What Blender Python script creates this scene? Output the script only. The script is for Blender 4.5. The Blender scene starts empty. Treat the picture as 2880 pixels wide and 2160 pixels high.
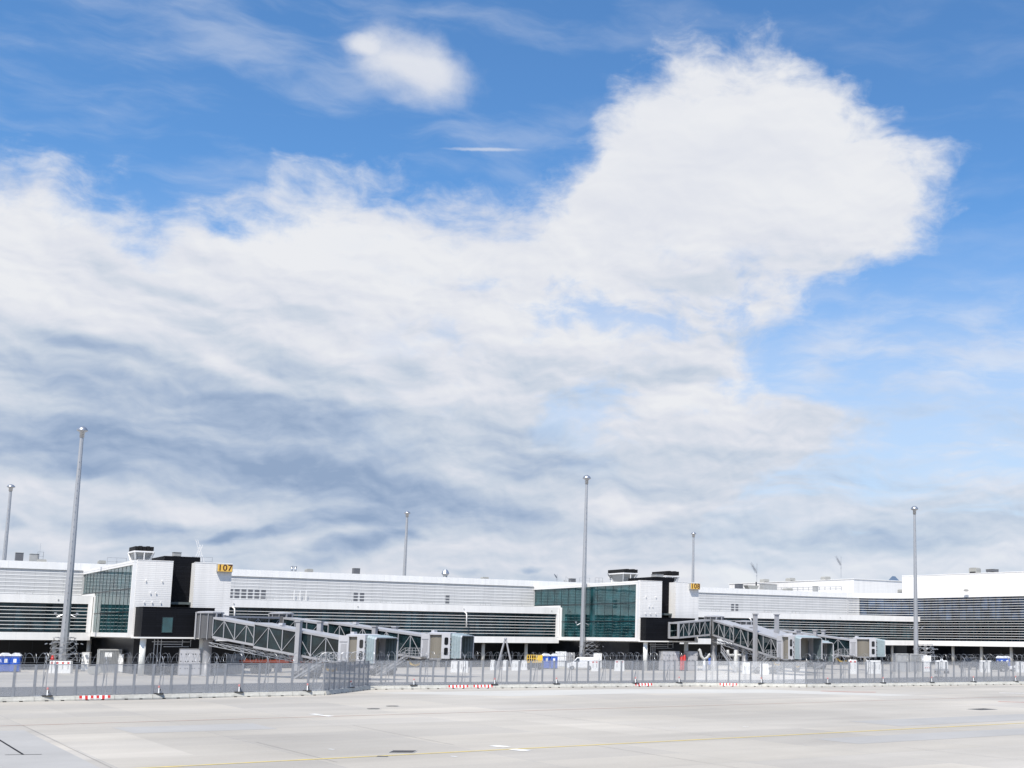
import bpy, bmesh, math, random
from mathutils import Vector, Matrix
random.seed(7)
SC = bpy.context.scene
COL = SC.collection
R = math.radians

# ------------------------------------------------------------------ camera
CAM_H, FOC, PPX, PPY = 5.4, 3510.0, 2049.0, 1279.0      # eye height; focal length and principal point in photo pixels
PITCH, ROLL = math.atan(514.7 / 3510.0), 0.0099
_cp, _sp, _cr, _sr = math.cos(PITCH), math.sin(PITCH), math.cos(ROLL), math.sin(ROLL)
_F = Vector((0, _cp, _sp)); _R0 = Vector((1, 0, 0)); _U0 = Vector((0, -_sp, _cp))
_R = _R0 * _cr + _U0 * _sr; _U = _U0 * _cr - _R0 * _sr
cam = bpy.data.cameras.new('camera'); camo = bpy.data.objects.new('camera', cam); COL.objects.link(camo)
camo.matrix_world = Matrix(((_R.x, _U.x, -_F.x, 0), (_R.y, _U.y, -_F.y, 0), (_R.z, _U.z, -_F.z, CAM_H), (0, 0, 0, 1)))
cam.sensor_fit = 'HORIZONTAL'; cam.sensor_width = 36.0; cam.lens = FOC / 2880 * 36
cam.shift_x = -(PPX - 1440) / 2880; cam.shift_y = (PPY - 1080) / 2880
cam.clip_end = 20000; cam.clip_start = 0.5
SC.camera = camo

def ray(px, py):
    return _F + _R * ((px - PPX) / FOC) - _U * ((py - PPY) / FOC)
def at(px, Y, z=0.0):
    """ground position (x, Y) seen in photo column px at distance Y, at height z"""
    py = 1790.0
    d = ray(px, py + 0); x = d.x / d.y * Y
    return Vector((x, Y, z))

# ------------------------------------------------------------------ light
EV = 0.52
SKY_S = 0.1
SUN_AZ, SUN_EL = 14.0, 57.0                     # the light travels towards +Y, 14 degrees to the right
LDIR = Vector((math.sin(R(SUN_AZ)) * math.cos(R(SUN_EL)), math.cos(R(SUN_AZ)) * math.cos(R(SUN_EL)), -math.sin(R(SUN_EL))))
sun = bpy.data.lights.new('sun', 'SUN'); sun.energy = 4.3; sun.angle = R(0.5); sun.color = (1.0, 0.95, 0.87)
suno = bpy.data.objects.new('sun', sun); COL.objects.link(suno)
suno.rotation_euler = LDIR.to_track_quat('-Z', 'Y').to_euler(); suno.location = (0, -50, 120)
SC.view_settings.view_transform = 'Standard'; SC.view_settings.look = 'None'
SC.view_settings.exposure = EV; SC.view_settings.gamma = 1; SC.view_settings.use_curve_mapping = False

# ------------------------------------------------------------------ sky: Nishita blue with cloud banks set out by azimuth and elevation
SKY_TOP = [(-6.057, 3.236), (-5.504, 3.259), (-5.332, 3.277), (-5.061, 3.232), (-4.815, 3.21), (-4.586, 3.068), (-4.454, 2.982), (-4.275, 3.164), (-4.016, 3.2), (-3.752, 3.245), (-3.627, 3.403), (-3.288, 3.506), (-3.006, 3.504), (-2.644, 3.445), (-2.203, 3.407), (-1.832, 3.424), (-1.535, 3.566), (-1.313, 3.736), (-1.148, 4.005), (-1.02, 4.235), (-0.714, 4.469), (-0.404, 4.629), (-0.09, 4.718), (0.383, 4.753), (0.698, 4.782), (1.051, 4.805), (3.129, 4.771)]
SKY_RIGHT = [(0.119, -1.002), (0.105, 0.651), (0.288, 1.022), (0.474, 1.245), (0.772, 1.357), (0.995, 1.43), (1.218, 1.54), (1.219, 1.724), (0.847, 1.874), (0.396, 2.06), (0.281, 2.281), (0.546, 2.538), (1.077, 2.859), (1.664, 3.129), (1.819, 3.441), (1.788, 3.825), (1.468, 3.945), (1.086, 4.268), (0.698, 4.515), (0.225, 4.77), (0.063, 5.146)]
SKY_CLOUD = [(-2.654, 4.318, 0.547, 0.257, -13, 1.0), (-2.988, 4.416, 0.215, 0.113, -11, 0.75)]
SKY_HOLE = [(-0.487, 2.821, 0.42, 0.109, 4, 0.75), (-2.313, 2.593, 0.326, 0.214, -1, 0.5), (-0.368, 2.531, 0.342, 0.081, -1, 0.6), (-3.999, 2.951, 0.228, 0.1, -11, 0.7), (-4.801, 3.034, 0.182, 0.128, -1, 0.3), (1.04, 3.004, 0.266, 0.144, -1, 0.45), (0.774, 3.153, 0.229, 0.108, -1, 0.3), (-3.453, 3.357, 0.172, 0.067, -1, 0.35)]
SKY_SHADE = [(-4.368, 1.389, 1.971, 0.636, -7, 0.42), (0.391, 3.228, 1.386, 0.323, -1, 0.16), (-0.065, 2.719, 0.764, 0.182, -1, 0.12), (0.465, 3.831, 0.776, 0.21, -1, 0.06), (-5.0, 1.404, 1.04, 0.244, -9, 0.8), (-5.157, 1.212, 0.679, 0.145, -11, 0.55), (-4.111, 1.749, 1.046, 0.187, -7, 0.6), (-3.348, 1.616, 0.874, 0.21, -3, 0.6), (-3.358, 1.211, 1.002, 0.192, -5, 0.65), (-2.461, 1.127, 1.053, 0.179, -5, 0.6), (-1.572, 1.322, 0.621, 0.154, -1, 0.45), (-4.965, 1.703, 0.759, 0.114, -11, 0.4), (-2.934, 0.877, 0.512, 0.106, 7, 0.6), (-3.818, 0.704, 0.176, 0.055, 14, 0.7), (-3.497, 0.751, 0.196, 0.052, 11, 0.6), (-2.889, 0.666, 0.409, 0.085, 15, 0.85), (-3.117, 0.501, 0.335, 0.056, 13, 0.5), (-2.516, 0.784, 0.209, 0.043, -9, 0.5), (-1.546, 0.536, 0.094, 0.033, 4, 0.7), (-1.472, 0.465, 0.181, 0.036, -1, 0.4), (-2.081, 0.472, 0.212, 0.032, -1, 0.4), (-2.574, 2.039, 0.265, 0.121, -16, 0.5), (-4.275, 2.277, 0.819, 0.094, -7, 0.3), (-3.472, 2.01, 0.868, 0.118, -9, 0.4), (-4.689, 1.996, 0.906, 0.086, -11, 0.35), (-1.22, 1.884, 0.594, 0.103, -9, 0.22), (-0.277, 1.461, 0.75, 0.096, -1, 0.22), (-0.85, 2.042, 0.526, 0.074, -1, 0.16), (1.436, 1.262, 0.476, 0.051, -7, 0.4), (1.105, 1.245, 0.332, 0.037, -1, 0.3), (-5.176, 0.741, 0.112, 0.039, -1, 0.5), (-4.354, 0.749, 0.396, 0.067, 5, 0.35), (-1.264, 0.816, 0.912, 0.095, 3, 0.3), (0.845, 0.84, 1.476, 0.148, -1, 0.2), (-4.374, 2.768, 0.41, 0.086, -16, 0.25), (-4.546, 2.545, 0.678, 0.079, -15, 0.2), (-5.233, 1.093, 0.924, 0.064, -15, 0.3), (-1.742, 0.987, 1.083, 0.109, -5, 0.3), (-3.168, 1.433, 1.695, 0.422, -5, 0.25)]
SKY_LIGHT = [(-4.733, 0.996, 0.973, 0.118, -9, 0.55), (-4.051, 0.865, 0.816, 0.102, -5, 0.35), (-0.641, 0.974, 0.333, 0.089, 19, 0.6), (-0.902, 1.044, 0.221, 0.066, -1, 0.35), (-0.283, 1.943, 0.679, 0.148, 7, 0.35), (-0.839, 1.525, 0.485, 0.133, 5, 0.3), (-2.439, 0.643, 0.349, 0.093, 5, 0.4), (0.106, 0.504, 0.148, 0.059, -1, 0.4), (-4.619, 1.87, 0.364, 0.066, -21, 0.2), (-3.663, 1.855, 0.362, 0.09, -21, 0.3), (-4.033, 2.029, 0.289, 0.082, -21, 0.35), (-4.762, 0.599, 0.35, 0.098, -1, 0.3), (-2.055, 0.725, 0.462, 0.087, -1, 0.3)]
def build_world():
    w = bpy.data.worlds.new('World'); SC.world = w; w.use_nodes = True
    nt = w.node_tree; N = nt.nodes; L = nt.links; N.clear()
    def node(t, **k):
        n = N.new(t)
        for a, b in k.items(): setattr(n, a, b)
        return n
    def put(sock, v):
        if isinstance(v, bpy.types.NodeSocket): L.new(v, sock)
        else: sock.default_value = v
    def M(op, a, b=None, c=None, clamp=False):
        n = node('ShaderNodeMath', operation=op, use_clamp=clamp); put(n.inputs[0], a)
        if b is not None: put(n.inputs[1], b)
        if c is not None: put(n.inputs[2], c)
        return n.outputs[0]
    def VM(op, a, b=None):
        n = node('ShaderNodeVectorMath', operation=op); put(n.inputs[0], a)
        if b is not None: put(n.inputs[1], b)
        return n.outputs['Value'] if op == 'LENGTH' else n.outputs[0]
    def smooth(v, a, b, lo=0.0, hi=1.0):
        n = node('ShaderNodeMapRange', interpolation_type='SMOOTHSTEP')
        for i, q in enumerate((v, a, b, lo, hi)): put(n.inputs[i], q)
        return n.outputs[0]
    def lin(v, a, b, lo=0.0, hi=1.0):
        n = node('ShaderNodeMapRange'); n.clamp = True
        for i, q in enumerate((v, a, b, lo, hi)): put(n.inputs[i], q)
        return n.outputs[0]
    def noise(vec, scale, detail=6, rough=0.55, dist=0.0, lac=2.0):
        n = node('ShaderNodeTexNoise', noise_dimensions='2D'); n.inputs['Scale'].default_value = scale
        n.inputs['Detail'].default_value = detail; n.inputs['Roughness'].default_value = rough
        n.inputs['Distortion'].default_value = dist; n.inputs['Lacunarity'].default_value = lac
        L.new(vec, n.inputs['Vector']); return n
    def comb(x, y):
        n = node('ShaderNodeCombineXYZ'); put(n.inputs[0], x); put(n.inputs[1], y); return n.outputs[0]
    def mapv(v, loc=(0, 0), rot=0, sc=(1, 1), typ='POINT'):
        n = node('ShaderNodeMapping', vector_type=typ); L.new(v, n.inputs[0])
        n.inputs['Location'].default_value = (*loc, 0); n.inputs['Rotation'].default_value = (0, 0, R(rot)); n.inputs['Scale'].default_value = (*sc, 1)
        return n.outputs[0]
    def mixc(f, a, b):
        n = node('ShaderNodeMix', data_type='RGBA'); put(n.inputs[0], f)
        put(n.inputs[6], a if not isinstance(a, tuple) else (*a, 1)); put(n.inputs[7], b if not isinstance(b, tuple) else (*b, 1))
        return n.outputs[2]
    def curve(v, pts):
        xs = [p[0] for p in pts]; ys = [p[1] for p in pts]
        x0, x1, y0, y1 = min(xs), max(xs), min(ys), max(ys)
        n = node('ShaderNodeFloatCurve'); cu = n.mapping.curves[0]
        q = [((x - x0) / (x1 - x0), (y - y0) / (y1 - y0)) for x, y in pts]
        cu.points[0].location = q[0]; cu.points[-1].location = q[-1]
        for p in q[1:-1]: cu.points.new(*p)
        n.mapping.update()
        L.new(lin(v, x0, x1), n.inputs['Value'])
        return M('MULTIPLY_ADD', n.outputs[0], y1 - y0, y0)
    tc = node('ShaderNodeTexCoord'); nd = node('ShaderNodeVectorMath', operation='NORMALIZE'); L.new(tc.outputs['Generated'], nd.inputs[0])
    sp = node('ShaderNodeSeparateXYZ'); L.new(nd.outputs[0], sp.inputs[0])
    az = M('MULTIPLY', M('ARCTAN2', sp.outputs[0], sp.outputs[1]), 10.0)
    el = M('MULTIPLY', M('ARCSINE', sp.outputs[2]), 10.0)
    P0 = comb(az, el)
    # warp: broad and fine billows, a little wider than high
    def warp(v, scale, amp, det, off, aniso=1.35):
        nz = noise(mapv(v, off, 0, (1, aniso)), scale, det, 0.58).outputs['Color']
        return VM('MULTIPLY', VM('SUBTRACT', nz, (0.5, 0.5, 0.5)), (amp * 1.25, amp, 0))
    P1 = VM('ADD', P0, warp(P0, 1.3, 0.22, 2, (3, 7)))
    P2 = VM('ADD', P1, warp(P0, 4.0, 0.07, 4, (11, 2)))
    s1 = node('ShaderNodeSeparateXYZ'); L.new(P2, s1.inputs[0]); a1, e1 = s1.outputs[0], s1.outputs[1]
    def blobs(v, tab, pw=1.0):
        acc = None
        for cx, cy, rx, ry, rot, wt in tab:
            d = VM('LENGTH', mapv(v, (cx, cy), rot, (rx, ry), 'TEXTURE'))
            t = M('MULTIPLY', smooth(d, 1.35, 0.0), wt)
            acc = t if acc is None else M('ADD', acc, t)
        return acc
    # main bank: below its upper contour and left of its right-hand contour
    D1 = M('SUBTRACT', curve(a1, SKY_TOP), e1)
    D2 = M('SUBTRACT', curve(e1, [(q[1], q[0]) for q in SKY_RIGHT]), a1)
    D = M('SMOOTH_MIN', D1, D2, 0.12)
    lone = None
    for cx, cy, rx, ry, rot, wt in SKY_CLOUD:
        d = VM('LENGTH', mapv(P2, (cx, cy), rot, (rx, ry), 'TEXTURE'))
        soft = M('MULTIPLY', M('SUBTRACT', 1.12, d), 0.42)
        lone = soft if lone is None else M('MAXIMUM', lone, soft)
    fine = noise(mapv(P1, (5, 1), 0, (1, 1.6)), 2.3, 10, 0.60).outputs[0]
    wisp = noise(mapv(P1, (1, 9), 18, (0.7, 2.3)), 7.0, 7, 0.58).outputs[0]
    Dn = M('ADD', D, M('MULTIPLY', M('SUBTRACT', fine, 0.53), 0.78))
    Dn = M('ADD', Dn, M('MULTIPLY', M('SUBTRACT', wisp, 0.5), 0.20))
    Dn = M('SUBTRACT', Dn, M('MULTIPLY', blobs(P2, SKY_HOLE), 0.36))
    alpha = smooth(Dn, -0.16, 0.42)
    # thin places in the middle of the bank where blue shows through
    tn = noise(mapv(P1, (13, 6), 10, (0.8, 1.5)), 1.5, 8, 0.60).outputs[0]
    gaps = M('MULTIPLY', M('MULTIPLY', smooth(tn, 0.50, 0.72), smooth(a1, -3.4, -1.2)), M('MULTIPLY', smooth(el, 1.1, 1.9), smooth(el, 3.3, 2.7)))
    alpha = M('MULTIPLY', alpha, M('SUBTRACT', 1.0, M('MULTIPLY', gaps, 0.62)))
    ln = smooth(M('ADD', lone, M('MULTIPLY', M('SUBTRACT', fine, 0.5), 0.30)), -0.06, 0.40)
    alpha = M('MAXIMUM', alpha, M('MULTIPLY', ln, 0.92))
    # low veil towards the horizon on the right, streaked along the horizon
    streak = noise(mapv(P1, (2, 4), 3, (0.55, 2.6)), 2.2, 8, 0.6, 0.3).outputs[0]
    veil = M('MULTIPLY', smooth(M('ADD', e1, M('MULTIPLY', M('SUBTRACT', streak, 0.5), 1.3)), 1.62, 0.95), 0.9)
    cirrus = noise(mapv(P1, (8, 3), 38, (0.45, 1.9)), 1.5, 7, 0.56, 0.15).outputs[0]
    thin = M('MULTIPLY', M('MULTIPLY', smooth(cirrus, 0.42, 0.85), smooth(az, 1.0, -3.5, 0.35, 1.0)), 0.40)
    midv = M('MULTIPLY', smooth(el, 3.5, 1.2), 0.66)                      # hazier blue lower down
    rv = noise(mapv(P1, (6, 8), 12, (0.45, 1.7)), 2.2, 8, 0.6).outputs[0]
    rveil = M('MULTIPLY', M('MULTIPLY', smooth(az, -0.4, 0.9), smooth(el, 3.1, 2.2)), M('MULTIPLY', smooth(rv, 0.36, 0.72), 0.55))
    contr = M('MULTIPLY', smooth(VM('LENGTH', mapv(VM('ADD', P0, warp(P0, 14, 0.012, 3, (1, 1))), (-2.04, 3.765), 3.6, (0.42, 0.020), 'TEXTURE')), 1.0, 0.2), 0.5)
    alpha = M('MAXIMUM', alpha, M('MAXIMUM', veil, rveil)); alpha = M('MAXIMUM', alpha, contr)
    # light and grey of the cloud
    grey = blobs(P2, SKY_SHADE); lite = blobs(P2, SKY_LIGHT)
    band = noise(mapv(P1, (4, 2), -6, (0.55, 1.9)), 1.25, 8, 0.53).outputs[0]
    pb = mapv(P1, (7, 5), -5, (0.85, 1.75)); pc = mapv(P1, (7.03, 5.075), -5, (0.85, 1.75))
    lump = M('SUBTRACT', noise(pb, 1.9, 5, 0.50).outputs[0], noise(pc, 1.9, 5, 0.50).outputs[0])
    base = curve(el, [(0.0, 0.32), (0.5, 0.36), (1.0, 0.40), (1.6, 0.33), (2.2, 0.21), (2.8, 0.12), (3.4, 0.08), (4.8, 0.08)])
    greys = M('SUBTRACT', 1.0, M('EXPONENT', M('MULTIPLY', grey, -1.0)))
    shade = M('ADD', base, M('MULTIPLY', greys, 0.82))
    shade = M('SUBTRACT', shade, M('MULTIPLY', lite, 0.5))
    amp = smooth(el, 4.0, 2.2, 0.30, 0.95)
    shade = M('ADD', shade, M('MULTIPLY', M('SUBTRACT', band, 0.5), M('MULTIPLY', amp, 1.15)))
    shade = M('ADD', shade, M('MULTIPLY', lump, M('MULTIPLY', amp, 1.0)), None, True)
    K = 1.0 / (SKY_S * 2 ** EV)
    ramp = node('ShaderNodeValToRGB'); L.new(shade, ramp.inputs[0]); cr = ramp.color_ramp
    cols = [(0.0, (0.83, 0.845, 0.88)), (0.22, (0.74, 0.765, 0.835)), (0.5, (0.575, 0.645, 0.75)), (0.78, (0.40, 0.495, 0.655)), (1.0, (0.29, 0.39, 0.565))]
    cr.elements[0].position = 0; cr.elements[1].position = 1
    for p_, c_ in cols[1:-1]: cr.elements.new(p_)
    for e_, (p_, c_) in zip(sorted(cr.elements, key=lambda q: q.position), cols): e_.color = (*c_, 1)
    cloud = VM('SCALE', ramp.outputs[0]); cloud.node.inputs['Scale'].default_value = K
    sky = node('ShaderNodeTexSky', sky_type='NISHITA'); sky.sun_disc = False
    sky.sun_elevation = R(SUN_EL); sky.sun_rotation = math.atan2(-LDIR.x, -LDIR.y)
    sky.altitude = 450; sky.air_density = 1.0; sky.dust_density = 0.6; sky.ozone_density = 1.6
    blue = VM('MULTIPLY', sky.outputs[0], SKY_TINT)
    pale = tuple(K * c for c in (0.66, 0.735, 0.86))
    hazy = mixc(midv, blue, pale)
    hazy = mixc(thin, hazy, tuple(K * c for c in (0.72, 0.77, 0.86)))
    final = mixc(alpha, hazy, cloud)
    bg = node('ShaderNodeBackground'); bg.inputs['Strength'].default_value = SKY_S; L.new(final, bg.inputs[0])
    out = node('ShaderNodeOutputWorld'); L.new(bg.outputs[0], out.inputs[0])
SKY_TINT = (0.61, 0.97, 1.24)
build_world()

# ------------------------------------------------------------------ materials
def mat(name, color, rough=0.6, metal=0.0, var=0.0, vscale=1.0, spec=0.5, bump=0.0, bscale=20.0, aniso=(1, 1, 1), ior=1.45, emit=None):
    m = bpy.data.materials.new(name); m.use_nodes = True
    nt = m.node_tree; b = nt.nodes['Principled BSDF']
    b.inputs['Base Color'].default_value = (*color, 1); b.inputs['Roughness'].default_value = rough
    b.inputs['Metallic'].default_value = metal; b.inputs['Specular IOR Level'].default_value = spec; b.inputs['IOR'].default_value = ior
    if emit: b.inputs['Emission Color'].default_value = (*color, 1); b.inputs['Emission Strength'].default_value = emit
    if var or bump:
        tc = nt.nodes.new('ShaderNodeTexCoord'); mp = nt.nodes.new('ShaderNodeMapping'); mp.inputs['Scale'].default_value = aniso
        nt.links.new(tc.outputs['Object'], mp.inputs[0])
    if var:
        nz = nt.nodes.new('ShaderNodeTexNoise'); nz.inputs['Scale'].default_value = vscale; nz.inputs['Detail'].default_value = 7; nz.inputs['Roughness'].default_value = 0.65
        nt.links.new(mp.outputs[0], nz.inputs['Vector'])
        mr = nt.nodes.new('ShaderNodeMapRange'); mr.inputs[1].default_value = 0.3; mr.inputs[2].default_value = 0.7; mr.inputs[3].default_value = 1 - var; mr.inputs[4].default_value = 1 + var * 0.5
        nt.links.new(nz.outputs[0], mr.inputs[0])
        mx = nt.nodes.new('ShaderNodeVectorMath'); mx.operation = 'SCALE'; mx.inputs[0].default_value = color
        nt.links.new(mr.outputs[0], mx.inputs['Scale']); nt.links.new(mx.outputs[0], b.inputs['Base Color'])
    if bump:
        n2 = nt.nodes.new('ShaderNodeTexNoise'); n2.inputs['Scale'].default_value = bscale; n2.inputs['Detail'].default_value = 4
        nt.links.new(mp.outputs[0], n2.inputs['Vector'])
        bp = nt.nodes.new('ShaderNodeBump'); bp.inputs['Strength'].default_value = bump; bp.inputs['Distance'].default_value = 0.05
        nt.links.new(n2.outputs[0], bp.inputs['Height']); nt.links.new(bp.outputs[0], b.inputs['Normal'])
    return m
def panelled(name, color, px, pz, joint=0.02, dark=0.7, rough=0.5, tint=0.04, bump=0.0, metal=0.0, spec=0.5):
    """sheet cladding: panel joints px by pz metres in the object's own coordinates (along x or y, and z)"""
    m = mat(name, color, rough, metal, spec=spec); nt = m.node_tree; b = nt.nodes['Principled BSDF']
    tc = nt.nodes.new('ShaderNodeTexCoord'); sp = nt.nodes.new('ShaderNodeSeparateXYZ'); nt.links.new(tc.outputs['Object'], sp.inputs[0])
    ad = nt.nodes.new('ShaderNodeMath'); ad.operation = 'ADD'; nt.links.new(sp.outputs[0], ad.inputs[0]); nt.links.new(sp.outputs[1], ad.inputs[1])
    cb = nt.nodes.new('ShaderNodeCombineXYZ'); nt.links.new(ad.outputs[0], cb.inputs[0]); nt.links.new(sp.outputs[2], cb.inputs[1])
    br = nt.nodes.new('ShaderNodeTexBrick'); br.offset = 0; br.squash = 1
    br.inputs['Scale'].default_value = 1; br.inputs['Brick Width'].default_value = px; br.inputs['Row Height'].default_value = pz
    br.inputs['Mortar Size'].default_value = joint; br.inputs['Mortar Smooth'].default_value = 0.1; br.inputs['Bias'].default_value = 0
    c = Vector(color)
    br.inputs['Color1'].default_value = (*(c * (1 - tint)), 1); br.inputs['Color2'].default_value = (*(c * (1 + tint)), 1); br.inputs['Mortar'].default_value = (*(c * dark), 1)
    nt.links.new(cb.outputs[0], br.inputs['Vector'])
    sm = nt.nodes.new('ShaderNodeMapping'); sm.inputs['Scale'].default_value = (1.1, 0.06, 1); nt.links.new(cb.outputs[0], sm.inputs[0])     # rain streaks and dust
    sn = nt.nodes.new('ShaderNodeTexNoise'); sn.inputs['Scale'].default_value = 1.0; sn.inputs['Detail'].default_value = 7; sn.inputs['Roughness'].default_value = 0.65; nt.links.new(sm.outputs[0], sn.inputs['Vector'])
    sr = nt.nodes.new('ShaderNodeMapRange'); sr.inputs[1].default_value = 0.35; sr.inputs[2].default_value = 0.72; sr.inputs[3].default_value = 1.02; sr.inputs[4].default_value = 0.90; nt.links.new(sn.outputs[0], sr.inputs[0])
    sv = nt.nodes.new('ShaderNodeVectorMath'); sv.operation = 'SCALE'; nt.links.new(br.outputs[0], sv.inputs[0]); nt.links.new(sr.outputs[0], sv.inputs['Scale']); nt.links.new(sv.outputs[0], b.inputs['Base Color'])
    if bump:
        wv = nt.nodes.new('ShaderNodeTexWave'); wv.bands_direction = 'Z'; wv.inputs['Scale'].default_value = 1.3; wv.inputs['Distortion'].default_value = 1.5; wv.inputs['Detail'].default_value = 2
        nt.links.new(tc.outputs['Object'], wv.inputs[0])
        bp = nt.nodes.new('ShaderNodeBump'); bp.inputs['Strength'].default_value = bump; bp.inputs['Distance'].default_value = 0.06
        nt.links.new(wv.outputs['Fac'], bp.inputs['Height']); nt.links.new(bp.outputs[0], b.inputs['Normal'])
    return m
def glass(name, color, trans=0.0, tcol=(0.3, 0.5, 0.5), ior=1.9, rough=0.02, pane=2.0, vary=0.5, wav=0.02, stint=None):
    """coated facade glass: dark body, strong reflection, each pane a little different and not quite flat"""
    m = mat(name, color, rough, 0, ior=ior); nt = m.node_tree; N = nt.nodes; L = nt.links; b = N['Principled BSDF']
    if stint: b.inputs['Specular Tint'].default_value = (*stint, 1)
    tc = N.new('ShaderNodeTexCoord'); sp = N.new('ShaderNodeSeparateXYZ'); L.new(tc.outputs['Object'], sp.inputs[0])
    ad = N.new('ShaderNodeMath'); ad.operation = 'ADD'; L.new(sp.outputs[0], ad.inputs[0]); L.new(sp.outputs[1], ad.inputs[1])
    dv = N.new('ShaderNodeMath'); dv.operation = 'DIVIDE'; dv.inputs[1].default_value = pane; L.new(ad.outputs[0], dv.inputs[0])
    fl = N.new('ShaderNodeMath'); fl.operation = 'FLOOR'; L.new(dv.outputs[0], fl.inputs[0])
    z2 = N.new('ShaderNodeMath'); z2.operation = 'DIVIDE'; z2.inputs[1].default_value = 2.9; L.new(sp.outputs[2], z2.inputs[0])
    f2 = N.new('ShaderNodeMath'); f2.operation = 'FLOOR'; L.new(z2.outputs[0], f2.inputs[0])
    cb = N.new('ShaderNodeCombineXYZ'); L.new(fl.outputs[0], cb.inputs[0]); L.new(f2.outputs[0], cb.inputs[1])
    wn = N.new('ShaderNodeTexWhiteNoise'); wn.noise_dimensions = '2D'; L.new(cb.outputs[0], wn.inputs['Vector'])
    # colour mottling that paints in the dim interior light behind the pane
    nz = N.new('ShaderNodeTexNoise'); nz.inputs['Scale'].default_value = 0.55; nz.inputs['Detail'].default_value = 4; L.new(tc.outputs['Object'], nz.inputs['Vector'])
    mu = N.new('ShaderNodeMath'); mu.operation = 'MULTIPLY_ADD'; mu.inputs[1].default_value = vary; mu.inputs[2].default_value = 1 - vary * 0.75; L.new(wn.outputs['Value'], mu.inputs[0])
    m2 = N.new('ShaderNodeMapRange'); m2.inputs[1].default_value = 0.35; m2.inputs[2].default_value = 0.7; m2.inputs[3].default_value = 0.45; m2.inputs[4].default_value = 1.9; L.new(nz.outputs[0], m2.inputs[0])
    m3 = N.new('ShaderNodeMath'); m3.operation = 'MULTIPLY'; L.new(mu.outputs[0], m3.inputs[0]); L.new(m2.outputs[0], m3.inputs[1])
    sc = N.new('ShaderNodeVectorMath'); sc.operation = 'SCALE'; sc.inputs[0].default_value = color; L.new(m3.outputs[0], sc.inputs['Scale']); L.new(sc.outputs[0], b.inputs['Base Color'])
    if wav:
        n2 = N.new('ShaderNodeTexNoise'); n2.inputs['Scale'].default_value = 0.7; n2.inputs['Detail'].default_value = 1.5; L.new(tc.outputs['Object'], n2.inputs['Vector'])
        a2 = N.new('ShaderNodeVectorMath'); a2.operation = 'SUBTRACT'; a2.inputs[1].default_value = (0.5, 0.5, 0.5); L.new(n2.outputs['Color'], a2.inputs[0])
        w2 = N.new('ShaderNodeTexWhiteNoise'); w2.noise_dimensions = '2D'; L.new(cb.outputs[0], w2.inputs['Vector'])
        a3 = N.new('ShaderNodeVectorMath'); a3.operation = 'SUBTRACT'; a3.inputs[1].default_value = (0.5, 0.5, 0.5); L.new(w2.outputs['Color'], a3.inputs[0])
        a4 = N.new('ShaderNodeVectorMath'); a4.operation = 'SCALE'; a4.inputs['Scale'].default_value = 0.35; L.new(a3.outputs[0], a4.inputs[0])
        a5 = N.new('ShaderNodeVectorMath'); a5.operation = 'ADD'; L.new(a2.outputs[0], a5.inputs[0]); L.new(a4.outputs[0], a5.inputs[1])
        s2 = N.new('ShaderNodeVectorMath'); s2.operation = 'SCALE'; s2.inputs['Scale'].default_value = wav; L.new(a5.outputs[0], s2.inputs[0])
        ge = N.new('ShaderNodeNewGeometry'); ad2 = N.new('ShaderNodeVectorMath'); ad2.operation = 'ADD'; L.new(ge.outputs['Normal'], ad2.inputs[0]); L.new(s2.outputs[0], ad2.inputs[1])
        no = N.new('ShaderNodeVectorMath'); no.operation = 'NORMALIZE'; L.new(ad2.outputs[0], no.inputs[0]); L.new(no.outputs[0], b.inputs['Normal'])
    if trans:
        t = N.new('ShaderNodeBsdfTransparent'); t.inputs[0].default_value = (*tcol, 1)
        mx = N.new('ShaderNodeMixShader'); mx.inputs[0].default_value = trans; L.new(b.outputs[0], mx.inputs[1]); L.new(t.outputs[0], mx.inputs[2])
        L.new(mx.outputs[0], N['Material Output'].inputs[0])
    return m
def expanded_metal(name, color, px=0.105, pz=0.05, cover=0.42):
    m = mat(name, color, 0.5, 0.35); nt = m.node_tree; N = nt.nodes; L = nt.links; b = N['Principled BSDF']
    tc = N.new('ShaderNodeTexCoord'); sp = N.new('ShaderNodeSeparateXYZ'); L.new(tc.outputs['Object'], sp.inputs[0])
    def mth(op, a, c):
        n = N.new('ShaderNodeMath'); n.operation = op
        for i, q in enumerate((a, c)):
            if q is None: continue
            if isinstance(q, float): n.inputs[i].default_value = q
            else: L.new(q, n.inputs[i])
        return n.outputs[0]
    x = mth('DIVIDE', sp.outputs[0], px); z = mth('DIVIDE', sp.outputs[2], pz)
    d1 = mth('ABSOLUTE', mth('SUBTRACT', mth('FRACT', mth('ADD', x, z), None), 0.5), None)
    d2 = mth('ABSOLUTE', mth('SUBTRACT', mth('FRACT', mth('SUBTRACT', x, z), None), 0.5), None)
    k = 0.5 * (1 - math.sqrt(1 - cover))
    op = mth('MULTIPLY', mth('GREATER_THAN', d1, k), mth('GREATER_THAN', d2, k))
    t = N.new('ShaderNodeBsdfTransparent'); mx = N.new('ShaderNodeMixShader'); L.new(op, mx.inputs[0]); L.new(b.outputs[0], mx.inputs[1]); L.new(t.outputs[0], mx.inputs[2])
    L.new(mx.outputs[0], N['Material Output'].inputs[0])
    return m

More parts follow.
